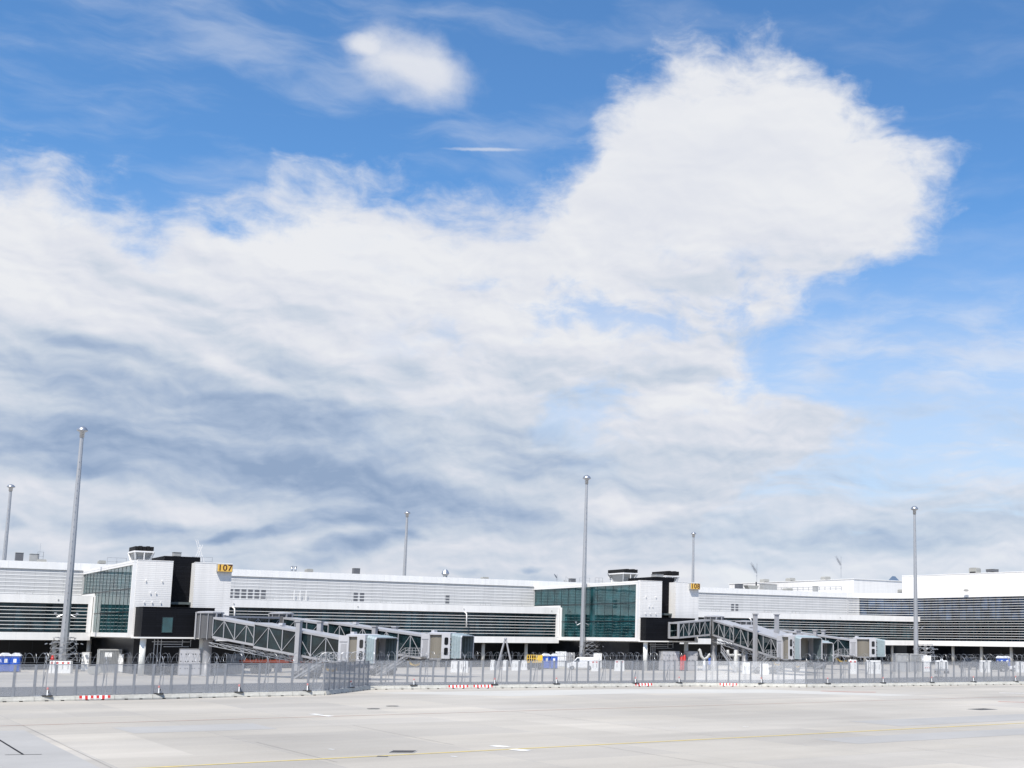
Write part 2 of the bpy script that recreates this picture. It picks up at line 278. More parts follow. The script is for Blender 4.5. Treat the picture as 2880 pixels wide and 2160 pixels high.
MT = {}
MT['white'] = mat('white_coated_metal', (0.80, 0.785, 0.765), 0.42, var=0.05, vscale=0.35, aniso=(1, 1, 0.3))
MT['white_band'] = panelled('white_sheet_band', (0.80, 0.785, 0.765), 9.45, 40, 0.012, 0.72, 0.4, 0.015)
MT['cladding'] = panelled('pale_grey_cladding', (0.50, 0.495, 0.49), 1.89, 3.9, 0.03, 0.80, 0.5, 0.035)
MT['white_wall'] = panelled('white_ribbed_wall', (0.78, 0.76, 0.735), 4.2, 0.33, 0.02, 0.88, 0.45, 0.012, bump=0.13)
MT['black_wall'] = panelled('black_ribbed_wall', (0.006, 0.0065, 0.009), 2.4, 0.3, 0.02, 0.6, 0.6, 0.2, bump=0.12, spec=0.15)
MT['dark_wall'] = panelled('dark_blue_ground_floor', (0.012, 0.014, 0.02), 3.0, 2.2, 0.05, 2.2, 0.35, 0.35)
MT['window'] = glass('window_band_glass', (0.020, 0.043, 0.052), ior=1.36, pane=1.89, vary=0.85, wav=0.010)  # teal base colour carries the light from the rooms behind
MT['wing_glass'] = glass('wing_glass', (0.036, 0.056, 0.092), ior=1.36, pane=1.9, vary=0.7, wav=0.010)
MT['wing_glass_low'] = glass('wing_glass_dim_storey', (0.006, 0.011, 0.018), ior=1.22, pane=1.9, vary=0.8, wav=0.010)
MT['gate_glass'] = glass('curtain_wall_glass', (0.012, 0.056, 0.063), stint=(0.62, 0.88, 0.90), trans=0.13, tcol=(0.28, 0.55, 0.53), ior=2.3, pane=2.57, vary=0.25, wav=0.014)
MT['bridge_glass'] = glass('tunnel_glass', (0.010, 0.022, 0.026), trans=0.10, tcol=(0.4, 0.55, 0.56), ior=1.6, pane=1.5, vary=0.4, wav=0.03)
MT['car_glass'] = mat('dark_car_glass', (0.01, 0.012, 0.014), 0.05, ior=1.6)
MT['mullion'] = mat('dark_mullion', (0.012, 0.02, 0.024), 0.35)
MT['teal_steel'] = mat('interior_steel', (0.45, 0.55, 0.54), 0.5)
MT['interior'] = mat('dim_interior', (0.10, 0.12, 0.12), 0.8, var=0.3, vscale=0.5)
MT['col_conc'] = mat('column_concrete', (0.46, 0.45, 0.42), 0.75, var=0.12, vscale=1.2)
MT['col_white'] = mat('column_white', (0.74, 0.74, 0.70), 0.55, var=0.08, vscale=1.0)
MT['galv'] = mat('galvanised_steel', (0.42, 0.43, 0.45), 0.42, 0.55, var=0.15, vscale=3.0)
MT['mast'] = mat('mast_steel', (0.40, 0.41, 0.43), 0.45, 0.4, var=0.12, vscale=0.8, aniso=(1, 1, 0.15))
MT['silver'] = mat('polished_silver', (0.45, 0.46, 0.48), 0.35, 0.8)
MT['post'] = mat('fence_post_steel', (0.30, 0.31, 0.33), 0.5, 0.4, var=0.15, vscale=2.0)
MT['mesh'] = expanded_metal('expanded_metal_mesh', (0.50, 0.505, 0.52), cover=0.43)
MT['mesh_sunlit'] = expanded_metal('sunlit_expanded_metal_mesh', (0.72, 0.73, 0.75), cover=0.46)  # lighter tone painted in for the run that faces the sun
MT['wire'] = mat('razor_wire_steel', (0.36, 0.37, 0.39), 0.4, 0.6)
MT['barrier'] = mat('barrier_concrete', (0.47, 0.46, 0.42), 0.85, var=0.28, vscale=2.2, bump=0.2, bscale=14)
MT['rubber'] = mat('black_rubber', (0.02, 0.02, 0.021), 0.8)
MT['dark'] = mat('dark_void', (0.006, 0.006, 0.007), 0.9)
MT['red'] = mat('signal_red', (0.56, 0.035, 0.028), 0.45, var=0.1, vscale=4)
MT['redlamp'] = mat('red_lamp_lens', (0.58, 0.24, 0.23), 0.25)
MT['warnwhite'] = mat('warning_white', (0.80, 0.80, 0.79), 0.5)
MT['orange'] = mat('orange_plastic', (0.75, 0.20, 0.03), 0.5)
MT['rust'] = mat('red_primer_steel', (0.20, 0.045, 0.028), 0.6, var=0.2, vscale=2)
MT['yellow'] = mat('yellow_paint', (0.80, 0.50, 0.03), 0.45, var=0.1, vscale=2)
MT['sign_yellow'] = mat('sign_yellow', (0.78, 0.47, 0.09), 0.5)
MT['sign_text'] = mat('sign_lettering', (0.055, 0.012, 0.010), 0.5)
MT['blue'] = mat('blue_plastic', (0.012, 0.085, 0.46), 0.4, var=0.1, vscale=2)
MT['roofwhite'] = mat('translucent_white_plastic', (0.74, 0.75, 0.77), 0.4)
MT['grey_box'] = mat('grey_machine_housing', (0.38, 0.38, 0.37), 0.55, var=0.12, vscale=2)
MT['beige_unit'] = mat('beige_vent_housing', (0.34, 0.335, 0.31), 0.55, var=0.1, vscale=2)
MT['louvre'] = panelled('dark_louvre', (0.16, 0.165, 0.18), 40, 0.12, 0.03, 0.45, 0.5, 0.0)
MT['jet_grey'] = mat('bridge_grey_paint', (0.24, 0.24, 0.25), 0.42, 0.1, var=0.10, vscale=0.8)
MT['jet_dark'] = mat('rotunda_slat_paint', (0.115, 0.115, 0.12), 0.5, 0.1, var=0.1, vscale=1)
MT['jet_light'] = mat('bridge_light_paint', (0.33, 0.33, 0.345), 0.4, var=0.08, vscale=0.9)
MT['jet_white'] = mat('cab_white_paint', (0.46, 0.46, 0.48), 0.38, var=0.06, vscale=0.9)
MT['curtain'] = panelled('beige_roller_curtain', (0.22, 0.20, 0.165), 0.11, 50, 0.02, 0.75, 0.5, 0.03)
MT['canopy'] = mat('canopy_cloth', (0.27, 0.33, 0.35), 0.55, var=0.15, vscale=2.5)
MT['canopy_in'] = mat('canopy_lining', (0.09, 0.12, 0.13), 0.6, var=0.2, vscale=2)
MT['undercarriage'] = mat('undercarriage_paint', (0.075, 0.075, 0.08), 0.55, 0.2, var=0.2, vscale=2)
MT['container'] = panelled('corrugated_container', (0.42, 0.43, 0.44), 0.2, 40, 0.06, 0.6, 0.5, 0.06)
MT['car_white'] = mat('white_car_paint', (0.78, 0.78, 0.79), 0.2)
MT['car_dark'] = mat('charcoal_car_paint', (0.045, 0.05, 0.055), 0.25)
MT['car_black'] = mat('black_car_paint', (0.014, 0.015, 0.02), 0.25)
MT['pipe'] = mat('white_pipe', (0.45, 0.45, 0.44), 0.45, var=0.08, vscale=2)
MT['blue_sky'] = mat('skylight_glass', (0.10, 0.14, 0.20), 0.1)

# ------------------------------------------------------------------ mesh helpers
class MB:
    def __init__(s): s.v = []; s.f = []
    def add(s, vs, fs):
        n = len(s.v); s.v += [tuple(v) for v in vs]; s.f += [tuple(i + n for i in f) for f in fs]; return s
    def box(s, x0, x1, y0, y1, z0, z1):
        if x0 > x1: x0, x1 = x1, x0
        if y0 > y1: y0, y1 = y1, y0
        return s.add([(x0, y0, z0), (x1, y0, z0), (x1, y1, z0), (x0, y1, z0), (x0, y0, z1), (x1, y0, z1), (x1, y1, z1), (x0, y1, z1)],
                     [(0, 3, 2, 1), (4, 5, 6, 7), (0, 1, 5, 4), (1, 2, 6, 5), (2, 3, 7, 6), (3, 0, 4, 7)])
    def prism(s, poly, z0, z1):
        n = len(poly); a = sum(poly[i][0] * poly[(i + 1) % n][1] - poly[(i + 1) % n][0] * poly[i][1] for i in range(n))
        if a < 0: poly = poly[::-1]
        f0 = z0 if callable(z0) else (lambda p: z0); f1 = z1 if callable(z1) else (lambda p: z1)
        return s.add([(p[0], p[1], f0(p)) for p in poly] + [(p[0], p[1], f1(p)) for p in poly],
                     [tuple(range(n))[::-1], tuple(range(n, 2 * n))] + [(i, (i + 1) % n, n + (i + 1) % n, n + i) for i in range(n)])
    def side(s, poly, y0, y1):
        """extrude an (x, z) outline along y"""
        n = len(poly)
        a = sum(poly[i][0] * poly[(i + 1) % n][1] - poly[(i + 1) % n][0] * poly[i][1] for i in range(n))
        if a < 0: poly = poly[::-1]
        return s.add([(p[0], y0, p[1]) for p in poly] + [(p[0], y1, p[1]) for p in poly],
                     [tuple(range(n)), tuple(range(n, 2 * n))[::-1]] + [(i, n + i, n + (i + 1) % n, (i + 1) % n) for i in range(n)])
    def bar(s, p, q, w, h=None, up=(0, 0, 1)):
        p, q = Vector(p), Vector(q); h = h or w; d = q - p
        if d.length < 1e-6: return s
        d.normalize(); u = Vector(up)
        if abs(d.dot(u)) > 0.99: u = Vector((1, 0, 0))
        r = d.cross(u).normalized() * (w / 2); t = r.cross(d).normalized() * (h / 2)
        vs = [c + a * r + b * t for c in (p, q) for a, b in ((-1, -1), (1, -1), (1, 1), (-1, 1))]
        return s.add(vs, [(0, 1, 2, 3), (7, 6, 5, 4), (0, 4, 5, 1), (1, 5, 6, 2), (2, 6, 7, 3), (3, 7, 4, 0)])
    def tube(s, p, q, r, n=8, r2=None, caps=True):
        return s.path([p, q], [r, r if r2 is None else r2], n, caps)
    def path(s, pts, r, n=8, caps=True):
        pts = [Vector(p) for p in pts]; m = len(pts); rs = r if isinstance(r, (list, tuple)) else [r] * m
        base = len(s.v); pr = None
        for i, p in enumerate(pts):
            d = (pts[min(i + 1, m - 1)] - pts[max(i - 1, 0)]).normalized()
            if pr is None: pr = d.cross(Vector((0, 0, 1)) if abs(d.z) < 0.95 else Vector((1, 0, 0))).normalized()
            pr = (pr - d * pr.dot(d)).normalized(); t = d.cross(pr)
            for k in range(n):
                a = 2 * math.pi * k / n; s.v.append(tuple(p + (pr * math.cos(a) + t * math.sin(a)) * rs[i]))
        for i in range(m - 1):
            for k in range(n):
                a, b = base + i * n + k, base + i * n + (k + 1) % n; s.f.append((a, b, b + n, a + n))
        if caps: s.f.append(tuple(base + k for k in range(n))[::-1]); s.f.append(tuple(base + (m - 1) * n + k for k in range(n)))
        return s
    def lathe(s, prof, n=16, cx=0, cy=0):
        base = len(s.v); m = len(prof)
        for r, z in prof:
            for k in range(n):
                a = 2 * math.pi * k / n; s.v.append((cx + r * math.cos(a), cy + r * math.sin(a), z))
        for i in range(m - 1):
            for k in range(n):
                a, b = base + i * n + k, base + i * n + (k + 1) % n; s.f.append((a, b, b + n, a + n))
        s.f.append(tuple(base + k for k in range(n))[::-1]); s.f.append(tuple(base + (m - 1) * n + k for k in range(n)))
        return s
    def quad(s, a, b, c, d): return s.add([a, b, c, d], [(0, 1, 2, 3)])
    def build(s, name, m, parent=None, smooth=False, bevel=0.0):
        me = bpy.data.meshes.new(name); me.from_pydata(s.v, [], s.f)
        bm = bmesh.new(); bm.from_mesh(me); bmesh.ops.recalc_face_normals(bm, faces=bm.faces)
        if bevel: bmesh.ops.bevel(bm, geom=list(bm.edges), offset=bevel, segments=1, affect='EDGES', clamp_overlap=True)
        bm.to_mesh(me); bm.free()
        me.materials.append(MT[m] if isinstance(m, str) else m)
        if smooth:
            for p in me.polygons: p.use_smooth = True
        o = bpy.data.objects.new(name, me); COL.objects.link(o)
        if parent: o.parent = parent
        return o
def thing(name, label, cat, loc=(0, 0, 0), rot=0.0, group=None):
    o = bpy.data.objects.new(name, None); COL.objects.link(o); o.empty_display_size = 0.3
    o.location = loc; o.rotation_euler = (0, 0, rot); o['label'] = label; o['category'] = cat
    if group: o['group'] = group
    return o
def tag(o, label, cat, group=None, loc=None, rot=None):
    o['label'] = label; o['category'] = cat
    if group: o['group'] = group
    if loc is not None: o.location = loc
    if rot is not None: o.rotation_euler = (0, 0, rot)
    return o
def struct(o, kind='structure'): o['kind'] = kind; return o
def copy_tree(o, parent=None):
    c = o.copy(); COL.objects.link(c)
    if parent: c.parent = parent; c.matrix_parent_inverse = o.matrix_parent_inverse
    for ch in list(o.children): copy_tree(ch, c)
    return c
ORD = ['first', 'second', 'third', 'fourth', 'fifth', 'sixth', 'seventh', 'eighth', 'ninth', 'tenth', 'eleventh', 'twelfth', 'thirteenth', 'fourteenth', 'fifteenth', 'sixteenth']

# facade frame: u runs along the terminal, v points out of it towards the apron; local x = u, local y = -v
P0 = Vector((-105.06, 182.56, 0)); DU = Vector((0.8077, 0.5896, 0)); DV = Vector((0.5896, -0.8077, 0)); ANG = math.atan2(0.5896, 0.8077)
def FW(u, v, z=0.0): return P0 + DU * u + DV * v + Vector((0, 0, z))

# ------------------------------------------------------------------ ground
def build_ground():
    m = bpy.data.materials.new('apron_concrete'); m.use_nodes = True; nt = m.node_tree; N = nt.nodes; L = nt.links; b = N['Principled BSDF']
    b.inputs['Roughness'].default_value = 0.85; b.inputs['Specular IOR Level'].default_value = 0.25
    tc = N.new('ShaderNodeTexCoord'); mp = N.new('ShaderNodeMapping'); mp.inputs['Rotation'].default_value = (0, 0, -ANG); mp.inputs['Location'].default_value = (-10.6 + 7.75, 0, 0)
    L.new(tc.outputs['Object'], mp.inputs[0])
    def brick(w, h, c1, c2, mo, ms, off=0.0):
        n = N.new('ShaderNodeTexBrick'); n.offset = off; n.inputs['Scale'].default_value = 1; n.inputs['Brick Width'].default_value = w; n.inputs['Row Height'].default_value = h
        n.inputs['Mortar Size'].default_value = ms; n.inputs['Mortar Smooth'].default_value = 0.0; n.inputs['Color1'].default_value = (*c1, 1); n.inputs['Color2'].default_value = (*c2, 1); n.inputs['Mortar'].default_value = (*mo, 1)
        L.new(mp.outputs[0], n.inputs['Vector']); return n
    g = lambda v: (v, v, v)
    slab = brick(7.75, 5.0, (0.372, 0.347, 0.312), (0.432, 0.398, 0.347), g(0.26), 0.011)
    big = brick(23.25, 15.0, g(0.93), g(1.05), g(0.97), 0.02, 0.5)
    def noise(sc, det, rough, vec=None, aniso=None):
        n = N.new('ShaderNodeTexNoise'); n.inputs['Scale'].default_value = sc; n.inputs['Detail'].default_value = det; n.inputs['Roughness'].default_value = rough
        if aniso:
            q = N.new('ShaderNodeMapping'); q.inputs['Scale'].default_value = aniso; L.new(mp.outputs[0], q.inputs[0]); L.new(q.outputs[0], n.inputs['Vector'])
        else: L.new(mp.outputs[0], n.inputs['Vector'])
        return n.outputs[0]
    def rng(v, a, b_, lo, hi):
        n = N.new('ShaderNodeMapRange'); n.interpolation_type = 'SMOOTHSTEP'
        for i, q in enumerate((v, a, b_, lo, hi)):
            if i: n.inputs[i].default_value = q
            else: L.new(q, n.inputs[0])
        return n.outputs[0]
    def mul(a, c):
        n = N.new('ShaderNodeVectorMath'); n.operation = 'MULTIPLY'; L.new(a, n.inputs[0]); L.new(c, n.inputs[1]); return n.outputs[0]
    def sc(a, f):
        n = N.new('ShaderNodeVectorMath'); n.operation = 'SCALE'; L.new(a, n.inputs[0]); L.new(f, n.inputs['Scale']); return n.outputs[0]
    c = mul(slab.outputs[0], big.outputs[0])
    c = sc(c, rng(noise(0.045, 5, 0.55), 0.33, 0.68, 0.88, 1.10))
    c = sc(c, rng(noise(0.30, 6, 0.62, aniso=(0.18, 1, 1)), 0.35, 0.7, 0.95, 1.04))          # tyre film along the stand lines
    c = sc(c, rng(noise(6.0, 6, 0.7), 0.3, 0.7, 0.965, 1.03))
    c = sc(c, rng(noise(0.9, 3, 0.5), 0.70, 0.80, 1.0, 0.90))                                # oil and dirt blots
    L.new(c, b.inputs['Base Color'])
    bp = N.new('ShaderNodeBump'); bp.inputs['Strength'].default_value = 0.12; bp.inputs['Distance'].default_value = 0.02
    n9 = N.new('ShaderNodeTexNoise'); n9.inputs['Scale'].default_value = 9; n9.inputs['Detail'].default_value = 5; L.new(mp.outputs[0], n9.inputs['Vector']); L.new(n9.outputs[0], bp.inputs['Height']); L.new(bp.outputs[0], b.inputs['Normal'])
    G = MB().quad((-3000, -600, 0), (3000, -600, 0), (3000, 5000, 0), (-3000, 5000, 0)).build('apron_ground', m); struct(G)

    def line_mat(name, col, wear):
        q = bpy.data.materials.new(name); q.use_nodes = True; t = q.node_tree; bb = t.nodes['Principled BSDF']; bb.inputs['Roughness'].default_value = 0.7
        tc = t.nodes.new('ShaderNodeTexCoord'); nz = t.nodes.new('ShaderNodeTexNoise'); nz.inputs['Scale'].default_value = 0.8; nz.inputs['Detail'].default_value = 8; nz.inputs['Roughness'].default_value = 0.7; t.links.new(tc.outputs['Object'], nz.inputs['Vector'])
        mr = t.nodes.new('ShaderNodeMapRange'); mr.inputs[1].default_value = 0.35; mr.inputs[2].default_value = 0.68; mr.inputs[3].default_value = 0; mr.inputs[4].default_value = wear; t.links.new(nz.outputs[0], mr.inputs[0])
        mx = t.nodes.new('ShaderNodeMix'); mx.data_type = 'RGBA'; mx.inputs[6].default_value = (*col, 1); mx.inputs[7].default_value = (0.36, 0.36, 0.355, 1); t.links.new(mr.outputs[0], mx.inputs[0]); t.links.new(mx.outputs[2], bb.inputs['Base Color'])
        return q
    my = line_mat('worn_yellow_line', (0.74, 0.55, 0.09), 0.50); mr_ = line_mat('worn_red_line', (0.48, 0.21, 0.12), 0.75); mw = line_mat('worn_white_line', (0.80, 0.80, 0.78), 0.25); md = line_mat('new_red_line', (0.52, 0.08, 0.05), 0.3)
    msv = mat('service_road_asphalt', (0.062, 0.064, 0.070), 0.9, var=0.18, vscale=0.25)
    ml = mat('pale_new_concrete', (0.47, 0.455, 0.42), 0.85, var=0.08, vscale=0.12)
    msc = mat('dark_patch', (0.345, 0.334, 0.318), 0.88, var=0.10, vscale=0.2)
    def strip(name, p, q, w, m, z):
        p, q = Vector((*p, 0)), Vector((*q, 0)); n = (q - p).normalized().cross(Vector((0, 0, 1))) * (w / 2); zz = Vector((0, 0, z))
        return struct(MB().quad(p - n + zz, q - n + zz, q + n + zz, p + n + zz).build(name, m))
    def poly(name, pts, m, z): return struct(MB().add([(*p, z) for p in pts], [tuple(range(len(pts)))]).build(name, m))
    dy = Vector((19.8 + 23.0, 84.4 - 51.6)).normalized()
    strip('yellow_line', (-23 - 30 * dy.x, 51.6 - 30 * dy.y), (19.8 + 40 * dy.x, 84.4 + 40 * dy.y), 0.22, my, 0.012)
    dr = Vector((29.2 + 41.5, 124.4 - 72.9)).normalized()
    strip('red_line', (-41.5 - 30 * dr.x, 72.9 - 30 * dr.y), (29.2 + 40 * dr.x, 124.4 + 40 * dr.y), 0.15, mr_, 0.012)
    for (x, y) in ((-27.7, 86.0), (-26.5, 84.5), (-11.1, 62.8), (-9.8, 60.9)):
        strip('white_dash', (x - 0.42, y + 0.30), (x + 0.42, y - 0.32), 0.55, mw, 0.016)
    for (x, y) in ((-18.6, 60.3), (-12.2, 57.4), (1.2, 78.0), (-3.2, 77.0)):
        strip('white_fleck', (x - 0.16, y + 0.1), (x + 0.16, y - 0.1), 0.16, mw, 0.016)
    strip('white_dash', (28.4, 131.9), (31.4, 131.1), 0.6, mw, 0.016)
    strip('red_marking', (9.9, 132.2), (12.9, 130.5), 0.5, md, 0.012); strip('red_marking', (12.9, 130.5), (15.4, 130.6), 0.5, md, 0.0125)
    strip('red_marking', (24.3, 113.4), (27.4, 111.6), 0.35, md, 0.012); strip('red_marking', (27.0, 112.2), (29.4, 112.9), 0.35, md, 0.0125)
    # paler recent slabs in front of the middle fence and darker repaired strips
    poly('pale_slabs', [(-46, 94.3), (-19.3, 114.5), (-9.5, 121.9), (4.2, 126.5), (15.5, 122.2), (19.0, 124.8), (4.0, 135.2), (-12, 131.6), (-33.5, 118.0)][1:], ml, 0.004)
    poly('dark_patch', [(8.2, 84.4), (22.6, 95.0), (25.3, 91.2), (10.9, 80.1)], msc, 0.005)
    poly('dark_patch', [(4.8, 69.4), (19.4, 80.1), (21.5, 77.2), (6.9, 66.4)], msc, 0.005)
    poly('dark_patch', [(-52.0, 60.0), (-38.5, 70.0), (-24.4, 50.4), (-38.0, 40.5)], msc, 0.005)
    poly('dark_patch', [(-34.9, 72.5), (-28.6, 77.0), (-25.6, 72.8), (-31.8, 68.6)], msc, 0.0045)
    # asphalt service road behind the fence
    fr = [(-75, 83.7), (-46.2, 102.6), (-35.8, 113.1), (-35.2, 125.2), (-20, 132.2), (-3.5, 142.7), (8.9, 142.5), (37.2, 158.9), (90, 190)]
    bk = [(-92, 107.6), (-64, 126.0), (-52, 137.5), (-46, 142.0), (-23, 151.2), (-8, 161.0), (5, 166.0), (28.8, 184.5), (80, 215)]
    poly('service_road', [(x, y + 0.6) for x, y in fr] + bk[::-1], msv, 0.004)
    # cut slot and drain covers
    strip('drain_slot', (-36.3, 63.8), (-30.9, 56.3), 0.10, MT['dark'], 0.012)
    strip('drain_slot', (-31.6, 56.1), (-30.2, 56.5), 0.12, MT['dark'], 0.013)
    # dark saw-cut joints that show strongest
    mj = mat('joint_sealant', (0.20, 0.19, 0.18), 0.9)
    for p, q in (((-40.6, 73.6), (-22.0, 47.7)), ((-23.5, 63.9), (-16.5, 54.4)), ((-22.3, 76.2), (-13.5, 63.4)), ((-15.4, 91.6), (-0.6, 70.6)), ((-6.7, 64.2), (4.0, 48.6)), ((9.0, 64.5), (14.5, 57.0))):
        strip('slab_joint', p, q, 0.022, mj, 0.011)
    gm = mat('drain_cover_steel', (0.085, 0.08, 0.078), 0.7, 0.3, var=0.3, vscale=6)
    covers = [((-15.0, 59.4), 0.57, 0.57, 0.08, 'square dark steel drain cover beside the yellow line in the middle'),
              ((-15.3, 57.0), 0.24, 0.2, 0.1, 'small dark drain cover in front of the yellow line, below the large square cover'),
              ((20.2, 100.3), 1.0, 0.75, ANG, 'long dark drain cover on the right of the apron, between red and yellow lines')]
    for (x, y), a, c_, rz, lb in covers:
        t = thing('drain_cover', lb, 'drain cover', (x, y, 0), rz, 'drain covers in the apron')
        MB().box(-a, a, -c_, c_, 0.002, 0.02).build('frame', 'grey_box', t); f = MB()
        for i in range(9): f.box(-a * .92, a * .92, -c_ * .92 + i * c_ * .205, -c_ * .92 + i * c_ * .205 + c_ * .15, 0.021, 0.032)
        f.build('grating', gm, t)
    for (x, y), lb in (((-25.7, 92.7), 'flat round manhole cover before the fence corner, nearer of two'), ((-25.3, 96.4), 'flat round manhole cover before the fence corner, farther of two')):
        t = thing('manhole_cover', lb, 'manhole cover', (x, y, 0), 0, 'manhole covers before the fence')
        MB().lathe([(0.55, 0.002), (0.55, 0.02), (0.48, 0.022)], 24).build('collar', MT['barrier'], t); MB().lathe([(0.46, 0.022), (0.46, 0.04), (0.4, 0.042)], 24).build('lid', gm, t)
build_ground()

# ------------------------------------------------------------------ fence, barriers and warning lamps
FENCE = {'L': ((-35.85, 113.0), (-58.06, 94.74)), 'B': ((-35.85, 113.0), (-35.31, 124.88)), 'M': ((-35.31, 124.88), (-3.49, 142.33)), 'S': ((-3.49, 142.33), (8.93, 142.0)), 'R': ((8.93, 142.0), (48.0, 164.6))}
ZB, ZT = 0.40, 2.80
def fence_run(p, q, n, label, meshm, brace_every=3, per=2):
    """p is the left end as seen from the apron"""
    p, q = Vector((*p, 0)), Vector((*q, 0)); d = q - p; Ln = d.length; rz = math.atan2(d.y, d.x); w = Ln / n
    t = thing('mesh_fence', label, 'fence', p, rz, 'security fence runs along the apron')
    for i in range(n):
        MB().box(i * w + 0.09, (i + 1) * w - 0.09, -0.006, 0.006, ZB + 0.03, ZT - 0.02).build('mesh_panel', meshm, t).rotation_euler = (random.uniform(-.012, .012), 0, 0)
    for i in range(n + 1):
        MB().box(i * w - 0.09, i * w + 0.09, -0.04, 0.05, 0.38, ZT + 0.02).build('post', 'post', t)
    for i in range(n):
        MB().box(i * w + 0.075, (i + 1) * w - 0.075, -0.025, 0.025, ZT - 0.02, ZT + 0.03).build('top_rail', 'post', t)
    k = 0
    for i in range(1, n, brace_every):
        x = (i + 0.5) * w; b = MB()
        b.bar((x - 0.12, 0.16, 0.4), (x - 0.12, 0.16, ZT + 0.1), 0.05); b.bar((x + 0.12, 0.16, 0.4), (x + 0.12, 0.16, ZT + 0.1), 0.05)
        b.bar((x, 0.2, 2.2), (x, 1.3, 0.06), 0.06); b.box(x - 0.55, x + 0.55, 0.75, 1.65, 0.0, 0.36)
        b.build('brace', 'galv', t)
        y = MB(); y.bar((x, 0.12, ZT), (x, 0.12, ZT + 0.3), 0.05); y.bar((x, 0.12, ZT + 0.3), (x, -0.25, ZT + 0.62), 0.045); y.bar((x, 0.12, ZT + 0.3), (x, 0.5, ZT + 0.62), 0.045)
        y.build('wire_bracket', 'galv', t)
    c = MB(); rr = 0.40; pit = 0.43; N_ = int(Ln / pit); pts = []
    for j in range(N_ * 14 + 1):
        a = 2 * math.pi * j / 14; x = j / 14 * pit; r_ = rr * (1 + 0.08 * math.sin(x * 3.1) + 0.05 * math.sin(x * 7.7))
        pts.append((min(x + 0.16 * math.sin(a * 0.5 + x), Ln), 0.12 + r_ * math.cos(a), ZT + 0.50 + r_ * math.sin(a)))
    c.path(pts, 0.011, 3, False)
    for zz in (0.16, 0.56): c.bar((0, 0.12, ZT + zz), (Ln, 0.12, ZT + zz), 0.012)
    c.build('razor_wire', 'wire', t)
    return t
fence_run(FENCE['L'][1], FENCE['L'][0], 20, 'left run of tall grey mesh fence ending at the outward corner', 'mesh')
fence_run(FENCE['B'][0], FENCE['B'][1], 9, 'short return of mesh fence seen at an angle, between left and middle runs', 'mesh')
fence_run(FENCE['M'][0], FENCE['M'][1], 28, 'long middle run of grey mesh fence behind concrete blocks', 'mesh')
fence_run(FENCE['S'][0], FENCE['S'][1], 10, 'bright sunlit run of mesh fence in front of gate 108 bridges', 'mesh_sunlit')
fence_run(FENCE['R'][0], FENCE['R'][1], 38, 'right run of grey mesh fence in front of the curved glass wing', 'mesh')
# pale board added in the corner gap, standing in for bright ground seen through
o = MB().box(-0.03, 0.03, -0.25, 0.25, 0.4, 2.3).build('bright_gap_board', 'warnwhite'); tag(o, 'narrow pale board added for the bright ground seen in the fence corner gap', 'board', loc=(-35.9, 125.6, 0), rot=0.5)

def barrier_mesh(striped):
    Lb, h = 2.56, 0.38; b = MB()
    prof = [(-0.30, 0.0), (-0.30, 0.10), (-0.20, h), (0.20, h), (0.30, 0.10), (0.30, 0.0)]
    xs = [(-Lb / 2, -0.62), (-0.62, -0.38), (-0.38, 0.38), (0.38, 0.62), (0.62, Lb / 2)]
    for i, (a, c) in enumerate(xs):                               # two fork slots through the foot
        pr = prof if i not in (1, 3) else [(-0.295, 0.07), (-0.295, 0.10), (-0.20, h), (0.20, h), (0.295, 0.10), (0.295, 0.07)]
        n = len(pr); b.add([(a, y, z) for y, z in pr] + [(c, y, z) for y, z in pr], [tuple(range(n)), tuple(range(n, 2 * n))[::-1]] + [(k, (k + 1) % n, n + (k + 1) % n, n + k) for k in range(n)])
    return b
BP = None
def barrier(x, y, rz, label, striped=False):
    global BP
    if BP is None:
        t = thing('concrete_barrier', label, 'barrier', group='concrete barrier blocks along the fence')
        barrier_mesh(False).build('block', 'barrier', t)
        s = MB().box(-0.60, -0.40, -0.285, 0.28, 0.003, 0.068).box(0.40, 0.60, -0.285, 0.28, 0.003, 0.068); s.build('fork_slot', 'dark', t)
        BP = t; o = t
    else:
        o = copy_tree(BP)
    o['label'] = label; o.location = (x, y, 0); o.rotation_euler = (0, 0, rz + random.uniform(-0.012, 0.012))
    if striped:
        r = MB(); wv = MB(); x0 = -1.02; w = 0.185
        for i in range(11):
            (r if i % 2 == 0 else wv).add([(x0 + i * w, -0.306, 0.08), (x0 + (i + 1) * w, -0.306, 0.08), (x0 + (i + 1) * w, -0.206, 0.372), (x0 + i * w, -0.206, 0.372)], [(0, 1, 2, 3)])
        r.build('red_stripes', 'red', o); wv.build('white_stripes', 'warnwhite', o)
    return o
def lay(key, n, lab, striped, skip0=0.0):
    p, q = FENCE[key]
    if key == 'L': p, q = q, p
    p, q = Vector((*p, 0)), Vector((*q, 0)); d = (q - p); w = d.length / n; d.normalize(); rz = math.atan2(d.y, d.x); off = Vector((d.y, -d.x, 0)) * 0.02
    out = []; sn = 0
    for i in range(n):
        c = p + d * (i + 0.5) * w + off
        if i in striped: lb = striped[i]
        else: lb = 'plain concrete block under the %s, %s from its left end' % (lab, ORD[i] if i < 16 else 'last')
        o = barrier(c.x, c.y, rz, lb, i in striped); k = w / 2.58; o.scale = (k, 1, 1)
    return
lay('L', 10, 'left fence run', {3: 'red and white striped concrete block under the left fence run'})
lay('B', 4, 'short fence return', {})
lay('M', 14, 'middle fence run', {3: 'striped concrete block in the middle run, left of the adjoining striped pair', 4: 'striped concrete block in the middle run, right of the adjoining striped pair', 11: 'single striped concrete block in the middle run, just left of the bright sunlit fence'})
lay('S', 5, 'bright sunlit fence run', {1: 'red and white striped concrete block below the bright sunlit fence'})
lay('R', 16, 'right fence run', {})

